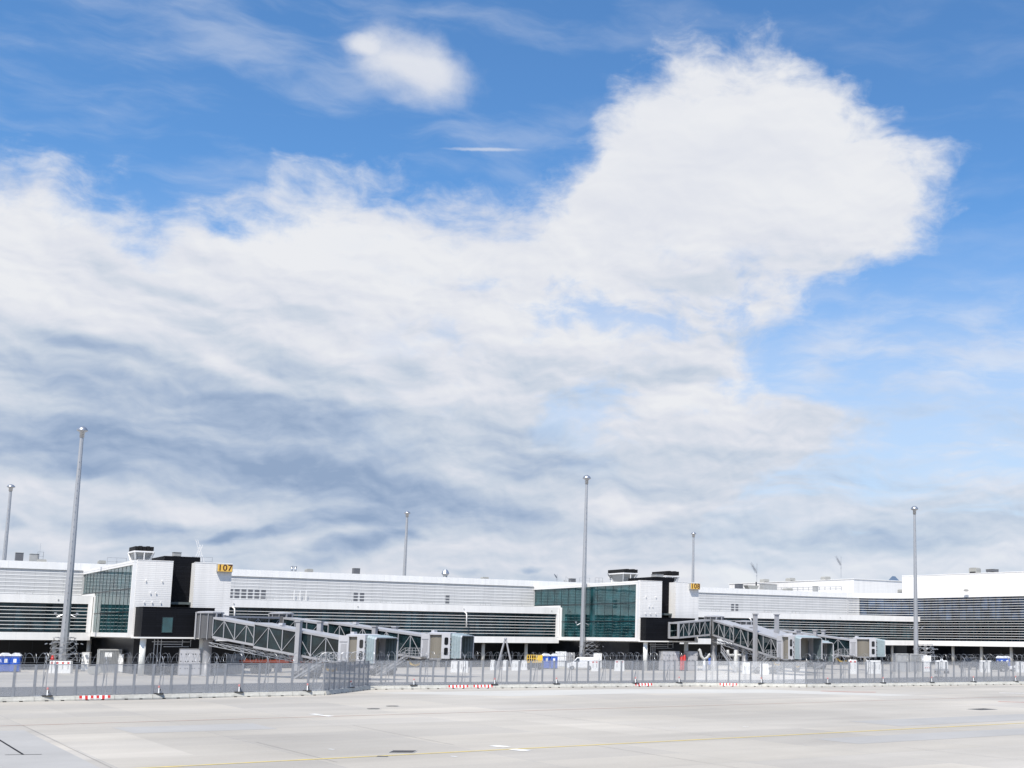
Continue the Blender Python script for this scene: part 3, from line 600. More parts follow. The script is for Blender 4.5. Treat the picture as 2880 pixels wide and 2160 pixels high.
WL = None
def warning_lamp(px, Y, label, foot='rubber'):
    global WL
    pos = at(px, Y)
    if WL is None:
        t = thing('warning_lamp', label, 'warning lamp', group='warning lamps standing along the fence')
        MB().prism([(-0.34, -0.13), (0.34, -0.13), (0.38, 0), (0.34, 0.13), (-0.34, 0.13), (-0.38, 0)], 0.0, 0.07).build('foot', 'rubber', t)
        MB().box(-0.045, 0.045, -0.035, 0.035, 0.07, 0.50).build('stem', 'warnwhite', t)
        MB().box(0.05, 0.12, -0.05, 0.06, 0.24, 0.44).build('battery', 'dark', t)
        MB().lathe([(0.06, 0.5), (0.075, 0.54), (0.075, 0.64), (0.04, 0.67)], 10).build('lamp', 'redlamp', t)
        WL = t; o = t
    else: o = copy_tree(WL)
    o.location = pos; o['label'] = label
    return o
def on_fence(key, px):
    p, q = FENCE[key]; best = None
    for i in range(401):
        f = i / 400; x = p[0] + (q[0] - p[0]) * f; y = p[1] + (q[1] - p[1]) * f
        e = abs((x / y) - at(px, 100).x / 100)
        if best is None or e < best[0]: best = (e, y)
    return best[1]
LAMPS = [('L', 147), ('L', 458), ('L', 682), ('L', 873), ('B', 994), ('M', 1170), ('M', 1396), ('M', 1569), ('M', 1790), ('M', 1912), ('S', 2142), ('R', 2328), ('R', 2483), ('R', 2619), ('R', 2736), ('R', 2854)]
NAMES = {'L': 'left mesh fence', 'B': 'short angled fence return', 'M': 'middle mesh fence', 'S': 'bright sunlit fence', 'R': 'right mesh fence'}
cnt = {}
for k, px in LAMPS:
    i = cnt.get(k, 0); cnt[k] = i + 1; Y = on_fence(k, px) - 0.20
    tot = sum(1 for q, _ in LAMPS if q == k)
    lb = 'red tipped warning lamp by the %s' % NAMES[k] + (', %s from the left' % ORD[i] if tot > 1 else '')
    w = warning_lamp(px, Y, lb); w.location.z = 0.385
    w.rotation_euler = (0, 0, random.uniform(0.2, 0.6))

# ------------------------------------------------------------------ terminal
U_L, U_R = -45.0, 163.0
G1, G2, GW = 10.2, 85.75, 11.95           # where the two gate blocks stand, and their width
VL = 10.2                                 # the lower storey stands this far out of the upper facade
ARC_R, ARC_A = 12.7, 84.0
def wing_line():
    pts = [(U_R, 0.0)]
    for i in range(1, 15):
        a = R(ARC_A * i / 14); pts.append((U_R + ARC_R * math.sin(a), -(ARC_R - ARC_R * math.cos(a))))
    e = pts[-1]; a = R(ARC_A); pts.append((e[0] + math.cos(a) * 46, e[1] - math.sin(a) * 46))
    return pts
WL_PTS = wing_line()
def offs(pts, d):
    """move a wing line outwards (towards the apron) by d"""
    out = []
    for i, p in enumerate(pts):
        a = pts[max(i - 1, 0)]; b = pts[min(i + 1, len(pts) - 1)]; t = Vector((b[0] - a[0], b[1] - a[1])).normalized()
        out.append((p[0] + t.y * d, p[1] - t.x * d))
    return out
def sub(pts, s0, s1, step=None):
    """part of a polyline between arc lengths"""
    acc = [0]
    for i in range(1, len(pts)): acc.append(acc[-1] + math.dist(pts[i], pts[i - 1]))
    def p_at(s):
        s = max(0, min(s, acc[-1]))
        for i in range(1, len(pts)):
            if s <= acc[i] + 1e-9:
                f = (s - acc[i - 1]) / (acc[i] - acc[i - 1]); return (pts[i - 1][0] + (pts[i][0] - pts[i - 1][0]) * f, pts[i - 1][1] + (pts[i][1] - pts[i - 1][1]) * f)
        return pts[-1]
    r = [p_at(s0)] + [pts[i] for i in range(len(pts)) if s0 + 1e-6 < acc[i] < s1 - 1e-6] + [p_at(s1)]
    return r, p_at, acc[-1]
def ribbon(mb, line, t_in, t_out, z0, z1):
    """a wall along a line, from t_in behind it to t_out in front of it"""
    a, b = offs(line, -t_in), offs(line, t_out)
    for i in range(len(line) - 1):
        q = [a[i], a[i + 1], b[i + 1], b[i]]; n = len(mb.v)
        mb.v += [(x, y, z0) for x, y in q] + [(x, y, z1) for x, y in q]
        fs = [(0, 1, 2, 3), (4, 5, 6, 7), (0, 1, 5, 4), (2, 3, 7, 6)]
        if i == 0: fs.append((0, 3, 7, 4))
        if i == len(line) - 2: fs.append((1, 2, 6, 5))
        mb.f += [tuple(k + n for k in f) for f in fs]
    return mb
UP_RAILS = [10.85, 11.39, 11.90, 12.45, 12.97, 13.48, 13.98]
LO_RAILS = [5.73, 6.24, 6.75, 7.26, 7.74, 8.26, 8.72]
SPANS = [(U_L, G1 - 0.15), (G1 + GW + 0.1, G2 - 0.15), (G2 + GW + 0.1, U_R + ARC_R + 0.9)]

def build_terminal():
    T = thing('terminal_building', 'long white terminal with grey slatted upper wall and a glazed lower storey', 'terminal', P0, ANG)
    MB().box(U_L, U_R, 0.0, 0.4, 10.3, 14.5).build('cladding_wall', 'cladding', T)
    f = MB(); f.box(U_L, U_R, -0.16, 1.0, 14.45, 15.54); f.build('roof_fascia', 'white_band', T)
    MB().box(U_L, U_R, -0.14, 0.0, 14.42, 14.447).build('fascia_soffit', 'grey_box', T)
    MB().box(U_L, U_R + 60, 1.0, 34, 15.0, 15.3).build('roof', 'grey_box', T)
    MB().box(U_L, U_R + 60, 0.41, 33, 4.3, 15.0).build('core_wall', 'interior', T)
    r = MB()
    for z in UP_RAILS:
        for a, b in SPANS: r.box(a, min(b, U_R), -0.028, -0.001, z - 0.052, z + 0.052)
    r.build('upper_slats', 'white', T)
    # grey louvre windows in the cladding
    for u in [31.55 + k * 1.03 for k in range(6)] + [52.0, 53.1, 68.6, 131.5, 132.6, 0.5 - 8]:
        w = MB().box(u - 0.37, u + 0.37, -0.012, 0.02, 10.86, 12.36).build('louvre_window', 'louvre', T)
    for u in (41.5, 42.48, 43.46): MB().box(u - 0.05, u + 0.05, -0.46, -0.40, 10.8, 12.45).build('ladder_rail', 'white', T)
    for u in (2.5, 12.0 + 25, 50.0, 57.0, 64.4, 75.5, 81.8, 126.5, 140, 147.5):                        # low rails on the lower roof
        if G1 - 1 < u < G1 + GW + 1: continue
        b = MB(); b.bar((u - 1.0, -1.0, 11.1), (u + 1.0, -1.0, 11.1), 0.05)
        for k in (-1.0, 0, 1.0): b.bar((u + k, -1.0, 10.4), (u + k, -1.0, 11.1), 0.05)
        b.build('roof_guard_rail', 'grey_box', T)
    for a, b in SPANS:
        MB().box(a, b, -VL, -VL + 0.5, 9.28, 10.45).build('parapet_band', 'white_band', T)
        MB().box(a, b, -VL - 0.02, -VL + 0.6, 4.15, 5.22).build('sill_band', 'white_band', T)
        MB().box(a, b, -VL + 0.5, 0, 10.05, 10.3).build('lower_roof', 'grey_box', T)
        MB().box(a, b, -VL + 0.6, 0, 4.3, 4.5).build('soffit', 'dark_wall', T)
        g = MB().box(a, b, -VL + 0.38, -VL + 0.42, 5.22, 9.28).build('window_band', 'window', T)
        m = MB(); x = a
        while x < b - 0.1:
            x += 1.89; xx = min(x, b - 0.05); m.box(xx - 0.06, xx + 0.06, -VL + 0.28, -VL + 0.385, 5.22, 9.28)
        m.box(a, b, -VL + 0.30, -VL + 0.384, 9.12, 9.279); m.box(a, b, -VL + 0.30, -VL + 0.384, 5.221, 5.34)
        m.build('mullions', 'mullion', g)
        s = MB()
        for z in LO_RAILS: s.box(a, b, -VL + 0.22, -VL + 0.29, z - 0.035, z + 0.035)
        s.build('lower_slats', 'white', T)
        MB().box(a, b, -VL + 0.43, 0.3, 9.0, 9.1).build('storey_ceiling', 'interior', T)
    for a in (G1 - 0.15, G2 - 0.15): MB().box(a - 0.55, a - 0.002, -VL - 0.05, -VL + 0.55, 5.221, 9.279).build('end_frame', 'white', T)
    for u in (29.6, 67.6, 128.3):                                    # white curved rain pipes in front of the glazing
        z0, z1 = 6.8, 9.3
        MB().path([(u - 0.25, -VL - 0.1, z1), (u - 0.05, -VL - 0.35, z1 - 0.25), (u, -VL - 0.4, z1 - 0.7), (u, -VL - 0.4, z0)], 0.11, 8).build('rain_pipe', 'white', T, True)
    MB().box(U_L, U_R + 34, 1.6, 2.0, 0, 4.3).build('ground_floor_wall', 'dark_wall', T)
    d = MB()
    for u in (-16, -6, 27, 38, 52, 60, 72, 80, 116, 128, 140, 150): d.box(u - 1.4, u + 1.4, 1.52, 1.59, 0.3, 2.6)
    d.build('ground_floor_window', 'window', T)
    for u in (-13.5, -3.8, 5.8, 10.2, 24.0, 31.5, 39.5, 47.5, 55.5, 63.5, 71.6, 79.8, 104.0, 112, 120, 128, 136, 144, 152, 160, 168):
        MB().lathe([(0.30, 0), (0.30, 4.3)], 14).build('column', 'col_conc', T, True).location = (u, -9.0, 0)
    # rainwater hoppers and lamps dotted along the parapet
    d = MB()
    for u in (5.6, 29.5, 48.8, 67.2, 84, 104.5, 129, 152): d.box(u - 0.07, u + 0.07, -VL - 0.08, -VL - 0.003, 9.72, 9.90)
    d.build('wall_lamps', 'grey_box', T)

    # ---- the curved wing on the right
    Wg = thing('glass_wing', 'curved terminal wing of dark glass striped with white slats at the right edge', 'terminal wing', P0, ANG)
    line, p_at, LL = sub(WL_PTS, 0, 999)
    gl, _, _ = sub(WL_PTS, 3.4, LL)
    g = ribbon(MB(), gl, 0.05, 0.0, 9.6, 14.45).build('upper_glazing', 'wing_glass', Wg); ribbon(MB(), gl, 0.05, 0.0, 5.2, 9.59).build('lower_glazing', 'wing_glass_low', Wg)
    pl, _, _ = sub(WL_PTS, 0.0, 3.4); ribbon(MB(), pl, 0.4, 0.02, 10.3, 14.45).build('cladding_panel', 'cladding', Wg)
    m = MB(); s = 3.4
    while s < LL:
        x, y = p_at(s); x2, y2 = p_at(min(s + 0.1, LL)); x1, y1 = p_at(max(s - 0.1, 0)); t = Vector((x2 - x1, y2 - y1)).normalized()
        m.bar((x + t.y * 0.06, y - t.x * 0.06, 5.2), (x + t.y * 0.06, y - t.x * 0.06, 14.45), 0.20, 0.11, (t.x, t.y, 0)); s += 1.9
    for z in (9.6,): ribbon(m, gl, 0.0, 0.05, z - 0.10, z + 0.10)
    m.build('mullions', 'mullion', g)
    s = MB(); z = 5.72
    zs = []
    while z < 14.3: zs.append(z); z += 0.52
    full, _, _ = sub(WL_PTS, 0.3, LL)
    for z in zs: ribbon(s, full, -0.125, 0.17, z - 0.036, z + 0.036)
    s.build('slats', 'white', Wg)
    fa, _, _ = sub(WL_PTS, 0.0, 14.6); ribbon(MB(), fa, 1.0, 0.25, 14.45, 15.54).build('roof_fascia', 'white_band', Wg)
    ta, _, _ = sub(WL_PTS, 13.2, LL); ribbon(MB(), ta, 2.0, 0.253, 14.448, 19.4).build('high_parapet', 'white_band', Wg)
    ribbon(MB(), ta, 2.1, 0.31, 19.4, 19.55).build('parapet_coping', 'white', Wg)
    ba, _, _ = sub(WL_PTS, 15.0, LL); ribbon(MB(), ba, 0.6, 0.53, 4.14, 5.2).build('sill_band', 'white_band', Wg)
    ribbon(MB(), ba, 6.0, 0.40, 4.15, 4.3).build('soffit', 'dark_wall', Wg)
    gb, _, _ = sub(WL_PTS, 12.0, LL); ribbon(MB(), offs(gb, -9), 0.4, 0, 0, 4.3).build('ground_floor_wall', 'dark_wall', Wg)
    ribbon(MB(), line, 3.0, -0.06, 5.1, 14.4).build('core_wall', 'dark', Wg)
    for s_ in (18, 25.5, 33, 40.5, 48, 55.5):
        x, y = offs([p_at(s_), p_at(s_ + 0.2)], -1.0)[0]
        MB().lathe([(0.33, 0), (0.33, 4.2)], 14).build('column', 'col_conc', Wg, True).location = (x, y, 0)
    # rooftop hall behind
    H = thing('rooftop_hall', 'plain white windowless block rising on the terminal roof behind the wing', 'roof block', FW(0, 0, 15.3), ANG)
    MB().prism([(176.0, 62), (179.5, 16), (190.5, 16), (214, 17), (214, 62)], 0, 4.35).build('wall', 'white_wall', H)
    MB().prism([(175.85, 62.2), (179.4, 15.85), (190.6, 15.85), (214.1, 16.85), (214.1, 62.2)], 4.35, 4.5).build('coping', 'white', H)
    # guard rail in front of it
    G = thing('roof_railing', 'thin grey guard rail on the roof before the white rooftop hall', 'railing', FW(160, -14, 15.3), ANG)
    b = MB(); p, q = Vector((-2.5, 17, 0.75)), Vector((15.0, 1.5, 1.3))
    MB().bar(p, q, 0.3, 0.5).build('kerb', 'white', G)
    for zz in (0.6, 1.1): b.bar(p + Vector((0, 0, zz)), q + Vector((0, 0, zz)), 0.08)
    b.build('rail', 'post', G)
    b = MB()
    for i in range(19):
        c = p.lerp(q, i / 18); b.bar(c, c + Vector((0, 0, 1.1)), 0.08)
    b.build('rail_posts', 'post', G)
build_terminal()

# ------------------------------------------------------------------ gate blocks
V_F = 36.2
def text_mesh(txt, size, depth, name):
    cu = bpy.data.curves.new('lettering', 'FONT'); cu.body = txt; cu.size = size; cu.extrude = depth; cu.align_x = 'CENTER'; cu.align_y = 'CENTER'; cu.space_character = 1.12; cu.offset = 0.018 * size
    tmp = bpy.data.objects.new('tmp_text', cu); COL.objects.link(tmp); dg = bpy.context.evaluated_depsgraph_get()
    me = bpy.data.meshes.new_from_object(tmp.evaluated_get(dg)); bpy.data.objects.remove(tmp); bpy.data.curves.remove(cu)
    me.name = name; return me
def gate_block(u0, num, annex, label):
    B = thing('gate_block', label, 'gate building', FW(u0, 0), ANG, 'gate blocks standing out of the terminal')
    W = GW; y1 = -V_F
    x1, x2 = 4.62, 7.33                                   # left pier, slot, right pier
    # glass side
    g = MB().box(0.10, 0.14, y1 + 0.45, -0.05, 5.27, 13.87).build('curtain_wall', 'gate_glass', B)
    m = MB(); k = (V_F - 0.5) / 14
    for i in range(1, 14): m.box(0.07, 0.10, -0.05 - i * k - 0.035, -0.05 - i * k + 0.035, 5.27, 13.87)
    for z in (7.95, 10.9): m.box(0.02, 0.098, y1 + 0.45, -0.05, z - 0.055, z + 0.055)
    m.build('mullions', 'mullion', g)
    MB().box(-0.12, 0.35, y1 + 0.05, -0.02, 13.87, 14.447).box(-0.14, 0.3, y1 + 0.05, -0.02, 14.16, 14.20).build('top_trim', 'white', B)
    MB().box(-0.12, 0.35, y1 + 0.05, -0.02, 4.70, 5.27).build('bottom_trim', 'white', B)
    MB().box(-0.12, 0.35, y1 + 0.05, y1 + 0.5, 5.271, 13.869).build('corner_trim', 'white', B)
    MB().box(-0.06, 0.09, -VL - 0.5, -VL + 0.1, 5.271, 10.45).build('frame_post', 'white', B)
    MB().box(-0.06, 0.09, -VL + 0.1, -0.06, 10.30, 10.80).build('roof_upstand', 'white', B)
    # white piers
    MB().box(0.36, x1, y1, y1 + 0.6, 4.70, 14.45).build('white_wall', 'white_wall', B)
    MB().box(x2, W, y1, y1 + 0.6, 4.70, 14.45).build('white_wall', 'white_wall', B)
    MB().box(x2, x2 + 0.25, y1 + 0.601, y1 + 2.0, 4.70, 14.45).build('pier_return', 'white', B)
    MB().box(x1 - 0.25, x1, y1 + 0.601, y1 + 2.0, 4.70, 14.45).build('pier_return', 'white', B)
    MB().box(0.34, x1 + 0.02, y1 - 0.03, y1 + 0.62, 14.45, 14.53).box(x2 - 0.02, W + 0.02, y1 - 0.03, y1 + 0.62, 14.45, 14.53).build('wall_coping', 'white', B)
    MB().box(W - 0.25, W, y1 + 0.601, -0.05, 4.70, 14.45).build('far_side_wall', 'white_wall', B)
    MB().box(0.36, W - 0.26, y1 + 2.4, -0.1, 14.15, 14.40).build('roof', 'grey_box', B)
    MB().box(0.36, W - 0.01, y1 + 0.01, -0.1, 4.55, 4.699).build('soffit', 'grey_box', B)
    MB().box(3.9, 8.35, y1 + 2.0, y1 + 9.5, 4.8, 15.27).build('lift_core', 'black_wall', B)
    MB().box(0.36, W - 0.3, y1 + 1.0, -0.2, 9.0, 9.3).build('inner_floor', 'interior', B)
    MB().box(5.5, 5.8, y1 + 9.6, -0.2, 4.75, 14.1).build('inner_wall', 'interior', B)
    b = MB()
    for (ya, za, yb, zb) in ((-8.5, 13.4, -15.5, 5.6), (-10.6, 13.4, -17.8, 5.6), (-23.5, 13.4, -17.0, 5.6), (-25.6, 13.4, -19.3, 5.6)):
        b.bar((0.9, ya, za), (0.9, yb, zb), 0.26, 0.26)
    b.build('cross_brace', 'teal_steel', B)
    # hooks on the left pier
    h = MB()
    for fx, z in ((.26, 11.9), (.72, 11.9), (.41, 10.35), (.57, 10.35), (.26, 9.15), (.48, 9.15), (.72, 9.15)):
        x = 0.36 + fx * (x1 - 0.36); h.box(x - 0.05, x + 0.05, y1 - 0.14, y1 - 0.002, z, z + 0.09); h.box(x - 0.05, x + 0.05, y1 - 0.14, y1 - 0.08, z - 0.10, z)
    h.build('wall_hooks', 'white', B)
    # black annex
    ax0, ax1, av = annex
    MB().box(ax0, ax1, y1 - (av - V_F), y1 - 0.004, 4.80, 8.46).build('black_annex', 'black_wall', B)
    MB().box(ax0 - 0.05, ax1 + 0.05, y1 - (av - V_F) - 0.05, y1 - 0.004, 8.46, 8.53).build('annex_coping', 'black_wall', B)
    MB().box(ax0 - 0.3, ax1 + 0.3, y1 - (av - V_F) - 0.12, y1 - 0.004, 4.62, 4.798).build('white_base_strip', 'white', B)
    if num == '107':
        w = MB().box(2.85, 4.15, -av - 0.07, -av - 0.003, 5.3, 7.28).build('window_frame', 'mullion', B); MB().box(2.93, 4.07, -av - 0.10, -av - 0.072, 5.38, 7.2).build('window_pane', 'gate_glass', w)
    for x, y in ((ax0 + 0.45, -av + 0.75), (ax1 - 1.0, -av + 1.0)):
        MB().lathe([(0.36, 0), (0.36, 4.6)], 16).build('column', 'col_white', B, True).location = (x, y, 0)
    MB().box(1.6, W - 0.3, y1 + 5.0, y1 + 5.4, 0, 4.55).build('ground_floor_wall', 'dark_wall', B)
    MB().box(1.6, 2.0, y1 + 5.4, -2.5, 0, 4.55).build('ground_side_wall', 'dark_wall', B)
    p = MB()                                              # pipe work under the annex
    ya = -av + 1.4
    for x0_, x1_, zz in ((ax0 + 1.6, ax0 + 6.2, 4.2), (ax0 + 1.9, ax0 + 5.2, 3.9), (ax0 + 3.0, ax0 + 6.0, 3.6)):
        p.bar((x0_, ya, zz), (x1_, ya, zz), 0.07)
    for x_ in (1.9, 2.3, 2.7, 5.2, 6.2): p.bar((ax0 + x_, ya, 1.2 if x_ < 3 else 3.6), (ax0 + x_, ya, 4.5), 0.07)
    p.build('service_pipes', 'galv', B)
    # number board
    S = thing('gate_sign', 'yellow sign with dark digits %s high on the white wall' % num, 'sign', FW(u0 + W - 1.02, V_F, 13.86), ANG, 'gate number signs')
    MB().box(-0.98, 0.98, -0.50, -0.04, -0.52, 0.52).build('sign_box', 'grey_box', S, bevel=0.02)
    MB().box(-0.92, 0.92, -0.53, -0.501, -0.46, 0.46).build('sign_face', 'sign_yellow', S)
    me = text_mesh(num, 1.13, 0.004, 'digits'); me.materials.append(MT['sign_text']); d = bpy.data.objects.new('digits', me); COL.objects.link(d); d.parent = S; d.location = (0, -0.537, 0.0); d.rotation_euler = (R(90), 0, 0)
    MB().box(-0.6, -0.5, -0.04, -0.001, -0.3, 0.3).box(0.5, 0.6, -0.04, -0.001, -0.3, 0.3).build('sign_bracket', 'galv', S)
gate_block(G1, '107', (0.55, 9.05, 40.5), 'white gate block numbered 107 with a black core and black annex')
gate_block(G2, '108', (0.55, 10.1, 37.9), 'white gate block numbered 108 with a long teal glass side')

# ------------------------------------------------------------------ light masts
def mast(x, y, h, r0, r1, label, carriage=True, side=1):
    t = thing('light_mast', label, 'light mast', (x, y, 0), 0.3, 'tall light masts')
    pr = []
    b = MB(); n = 8; zs = [0.3, h * 0.33, h * 0.66, h - 0.9]
    b.path([(0, 0, z) for z in zs], [r0 + (r1 - r0) * z / h for z in zs], n); b.build('pole', 'mast', t)
    MB().lathe([(r0 * 1.9, 0), (r0 * 1.9, 0.12), (r0 * 1.25, 0.16), (r0 * 1.2, 0.45)], 12).build('base_flange', 'galv', t)
    R_ = 0.70 if carriage else 0.85
    MB().lathe([(r1 * 1.3, h - 0.95), (r1 * 1.4, h - 0.25), (R_ * 0.7, h - 0.12), (R_, h - 0.02), (R_ * 1.02, h + 0.06), (R_ * 0.93, h + 0.24), (R_ * 0.66, h + 0.46), (R_ * 0.28, h + 0.60), (0.02, h + 0.64)], 20).build('head_dome', 'silver', t, True)
    s = MB()
    for i in range(int(h * 0.85)): s.box(-0.03, 0.03, -(r0 + (r1 - r0) * i / h) - 0.05, -(r0 + (r1 - r0) * i / h) + 0.02, i + 1.6, i + 1.72)
    s.build('step_pegs', 'galv', t)
    if carriage:
        c = MB()
        for j, z in enumerate((1.5, 2.3, 3.1, 3.9, 4.5)):
            ra = 0.9; rb = 1.9 - 0.12 * j
            for k in range(8):
                a0 = 2 * math.pi * k / 8; a1 = 2 * math.pi * (k + 1) / 8
                c.bar((rb * math.cos(a0), rb * math.sin(a0), z), (rb * math.cos(a1), rb * math.sin(a1), z), 0.06)
                c.bar((0.5 * math.cos(a0), 0.5 * math.sin(a0), z), (rb * math.cos(a0), rb * math.sin(a0), z + (0.12 if k % 2 else 0)), 0.05)
                if j < 4:
                    rb2 = 1.9 - 0.12 * (j + 1); c.bar((rb * math.cos(a0), rb * math.sin(a0), z), (rb2 * math.cos(a1), rb2 * math.sin(a1), z + 0.8 if j < 3 else 4.5), 0.045)
        ca = c.build('light_carriage', 'galv', t)
        if side: ca.location = (side * 1.5, -0.8, 0)
        f = MB()
        for k in range(8):
            a = 2 * math.pi * k / 8 + 0.2
            for z in (2.45, 3.75):
                px_, py_ = 2.0 * math.cos(a), 2.0 * math.sin(a); f.bar((px_, py_, z), (px_ + 0.30 * math.cos(a), py_ + 0.30 * math.sin(a), z - 0.1), 0.34, 0.12)
        fl = f.build('floodlights', 'silver', ca)
        for sg in (-1, 1):
            l = MB(); l.path([(sg * r0 * 0.9, 0, 7.6), (sg * (r0 + 0.55), -0.1, 7.3), (sg * (r0 + 0.75), -0.15, 7.75)], 0.07, 6); l.box(sg * (r0 + 0.75) - 0.14, sg * (r0 + 0.75) + 0.14, -0.3, 0.0, 7.7, 7.9); l.build('lamp_arm', 'silver', t)
    return t
mast(-89.9, 171.4, 33.0, 0.58, 0.23, 'tallest light mast, in front of the terminal left of gate 107', side=0)
mast(-24.75, 216.6, 32.7, 0.49, 0.22, 'light mast in front of the teal glass side of gate 108')
mast(35.0, 233.2, 29.6, 0.50, 0.22, 'light mast on the right in front of the curved glass wing')
mast(-164.6, 284.7, 38, 0.62, 0.30, 'light mast behind the roof at the far left edge', False)
mast(-87.2, 338.2, 38, 0.62, 0.30, 'light mast behind the roof between gates 107 and 108', False)
mast(-10.9, 397.2, 38, 0.66, 0.32, 'light mast behind the roof just right of gate 108', False)

# ------------------------------------------------------------------ things on the roofs
def roof(u, v, z): return FW(u, v, z)
def louvre_box(u, v, z, w, h, label, m='louvre', d=None, legs=True):
    t = thing('cooling_unit', label, 'cooling unit', roof(u, v, z), ANG, 'machines on the terminal roof'); d = d or w
    MB().box(-w / 2, w / 2, -d / 2, d / 2, 0.22, h).build('housing', m, t, bevel=0.03)
    MB().box(-w / 2 - 0.05, w / 2 + 0.05, -d / 2 - 0.05, d / 2 + 0.05, h, h + 0.06).build('lid', 'grey_box', t)
    b = MB()
    for x in (-w * .4, w * .4):
        for y in (-d * .4, d * .4): b.box(x - .05, x + .05, y - .05, y + .05, 0, 0.22)
    b.build('feet', 'dark', t); return t
def vent(u, v, z, w, h, label, rot=0.0):
    t = thing('roof_vent', label, 'roof vent', roof(u, v, z), ANG + rot, 'low vents on the roofs'); n = 10
    prof = [(-w / 2, 0.12), (-w / 2, h * .62)] + [(-w / 2 + w * .12 * (1 - math.cos(a)), h * .62 + h * .38 * math.sin(a)) for a in (0.5, 1.0, 1.57)] + [(w / 2 - w * .12 * (1 - math.cos(a)), h * .62 + h * .38 * math.sin(a)) for a in (1.57, 1.0, 0.5)] + [(w / 2, h * .62), (w / 2, 0.12)]
    MB().side(prof, -w * .45, w * .45).build('hood', 'beige_unit', t)
    MB().box(-w * .38, w * .38, -w * .46, w * .46, 0.0, h * .32).build('opening', 'dark', t)
    MB().box(-w * .5, w * .5, -w * .5, w * .5, -0.05, 0.06).build('curb', 'grey_box', t); return t
louvre_box(1.8, -3, 15.3, 1.0, 1.55, 'square grey louvred box on the roof at the far left')
t = louvre_box(3.9, -4, 15.3, 1.15, 1.5, 'grey roof machine with a guard rail, second from the far left', 'grey_box'); b = MB()
for x in (0.35, 1.1):
    for zz in (0.5, 1.1, 1.8): b.bar((x, -0.7, 0.0), (x, -0.7, 1.9), 0.04)
for zz in (0.6, 1.2, 1.85): b.bar((0.35, -0.7, zz), (1.1, -0.7, zz), 0.04)
b.bar((0.7, 0, 1.5), (0.7, 0, 3.2), 0.03); b.build('guard_rail', 'galv', t)
vent(4.6, -1.5, 15.4, 1.2, 0.55, 'low beige vent in front of the railed roof machine at left')
vent(13.0, -3, 15.5, 1.05, 0.72, 'beige roof vent just left of gate 107')
vent(44.8, -3, 15.45, 1.15, 0.75, 'beige roof vent right of the twin steel chimneys')
vent(77.0, -3, 15.4, 1.2, 0.6, 'beige roof vent midway along the roof before gate 108')
louvre_box(52.9, -3, 15.4, 1.05, 1.2, 'dark louvred box alone on the roof between the gates')
louvre_box(95.3, -3, 15.4, 1.05, 0.95, 'small dark louvred box on the roof behind the teal glass side')
for u, lb in ((41.95, 'left of the twin steel chimneys on the roof'), (42.55, 'right of the twin steel chimneys on the roof')):
    t = thing('steel_chimney', lb, 'chimney', roof(u, -3, 15.3), ANG, 'twin steel chimneys'); MB().lathe([(0.17, 0), (0.17, 1.15)], 12).build('flue', 'silver', t, True); MB().lathe([(0.24, 1.15), (0.24, 1.22), (0.20, 1.28), (0.05, 1.32)], 12).build('rain_cap', 'silver', t)
t = thing('exhaust_cowl', 'mushroom shaped steel exhaust cowl on the roof between the gates', 'exhaust cowl', roof(69.3, -3, 15.3), ANG)
MB().lathe([(0.36, 0), (0.36, 0.6)], 12).build('stack', 'grey_box', t, True); MB().lathe([(0.36, 0.6), (0.72, 1.05), (0.5, 1.55), (0.32, 1.72), (0.3, 1.78)], 10).build('cowl', 'silver', t)
def antenna(u, v, z, h, label, arms=True):
    t = thing('antenna', label, 'antenna', roof(u, v, z), ANG + 0.3, 'thin antennas on the roofs')
    MB().tube((0, 0, 0), (0, 0, h), 0.05, 6).build('pole', 'galv', t); a = MB()
    if arms:
        k = h / 5.0
        for (z0, x1, z1) in ((h * .62, -2.2 * k, h * .98), (h * .55, -1.7 * k, h * .86)):
            a.bar((0, 0, z0), (x1, 0, z1), 0.05)
            for i in range(6):
                f = 0.25 + i * 0.15; x = x1 * f; zz = z0 + (z1 - z0) * f
                a.bar((x - .28 * k, 0, zz - .28 * k), (x + .28 * k, 0, zz + .28 * k), 0.04); a.bar((x, -.45 * k, zz), (x, .45 * k, zz), 0.04)
    for zz in (h * .45, h * .6): a.bar((-.3, 0, zz), (.3, 0, zz), 0.04)
    a.build('elements', 'galv', t); return t
antenna(143.9, -8, 16.6, 5.0, 'branching antenna above the roof, left of two tall ones')
antenna(173.6, -14, 19.7, 5.0, 'branching antenna above the white rooftop hall, right of two tall ones')
antenna(92.0, -3, 15.4, 1.7, 'short antenna with a tray on the roof behind the teal glass side')
antenna(90.2, 20, 14.4, 1.9, 'small bent antenna on gate 108 roof beside the guard frame')
t = thing('roof_ladder', 'small grey stair on the roof behind the glass side of gate 108', 'roof stair', roof(93.2, -1.0, 15.3), ANG); b = MB()
for y in (-.4, .4): b.bar((-.6, y, 0.6), (0.5, y, -0.3), 0.1)
for i in range(5): b.bar((-.55 + i * .24, -.4, .55 - i * .2), (-.55 + i * .24, .4, .55 - i * .2), 0.12, 0.04)
b.build('treads', 'grey_box', t); b = MB(); b.bar((-.6, -.4, 1.3), (0.5, -.4, 0.4), 0.04); b.bar((-.6, -.4, .6), (-.6, -.4, 1.3), 0.04); b.bar((.5, -.4, -.3), (.5, -.4, .4), 0.04); b.build('handrail', 'galv', t)
def guard(u, v, z, w, label):
    t = thing('guard_frame', label, 'guard frame', roof(u, v, z), ANG, 'small guard frames on the gate roofs'); b = MB()
    for x in (-w / 2, 0, w / 2): b.bar((x, 0, 0), (x, 0, 1.1), 0.045)
    b.build('uprights', 'galv', t); b = MB()
    for zz in (.55, 1.1): b.bar((-w / 2, 0, zz), (w / 2, 0, zz), 0.045)
    b.build('rails', 'galv', t)
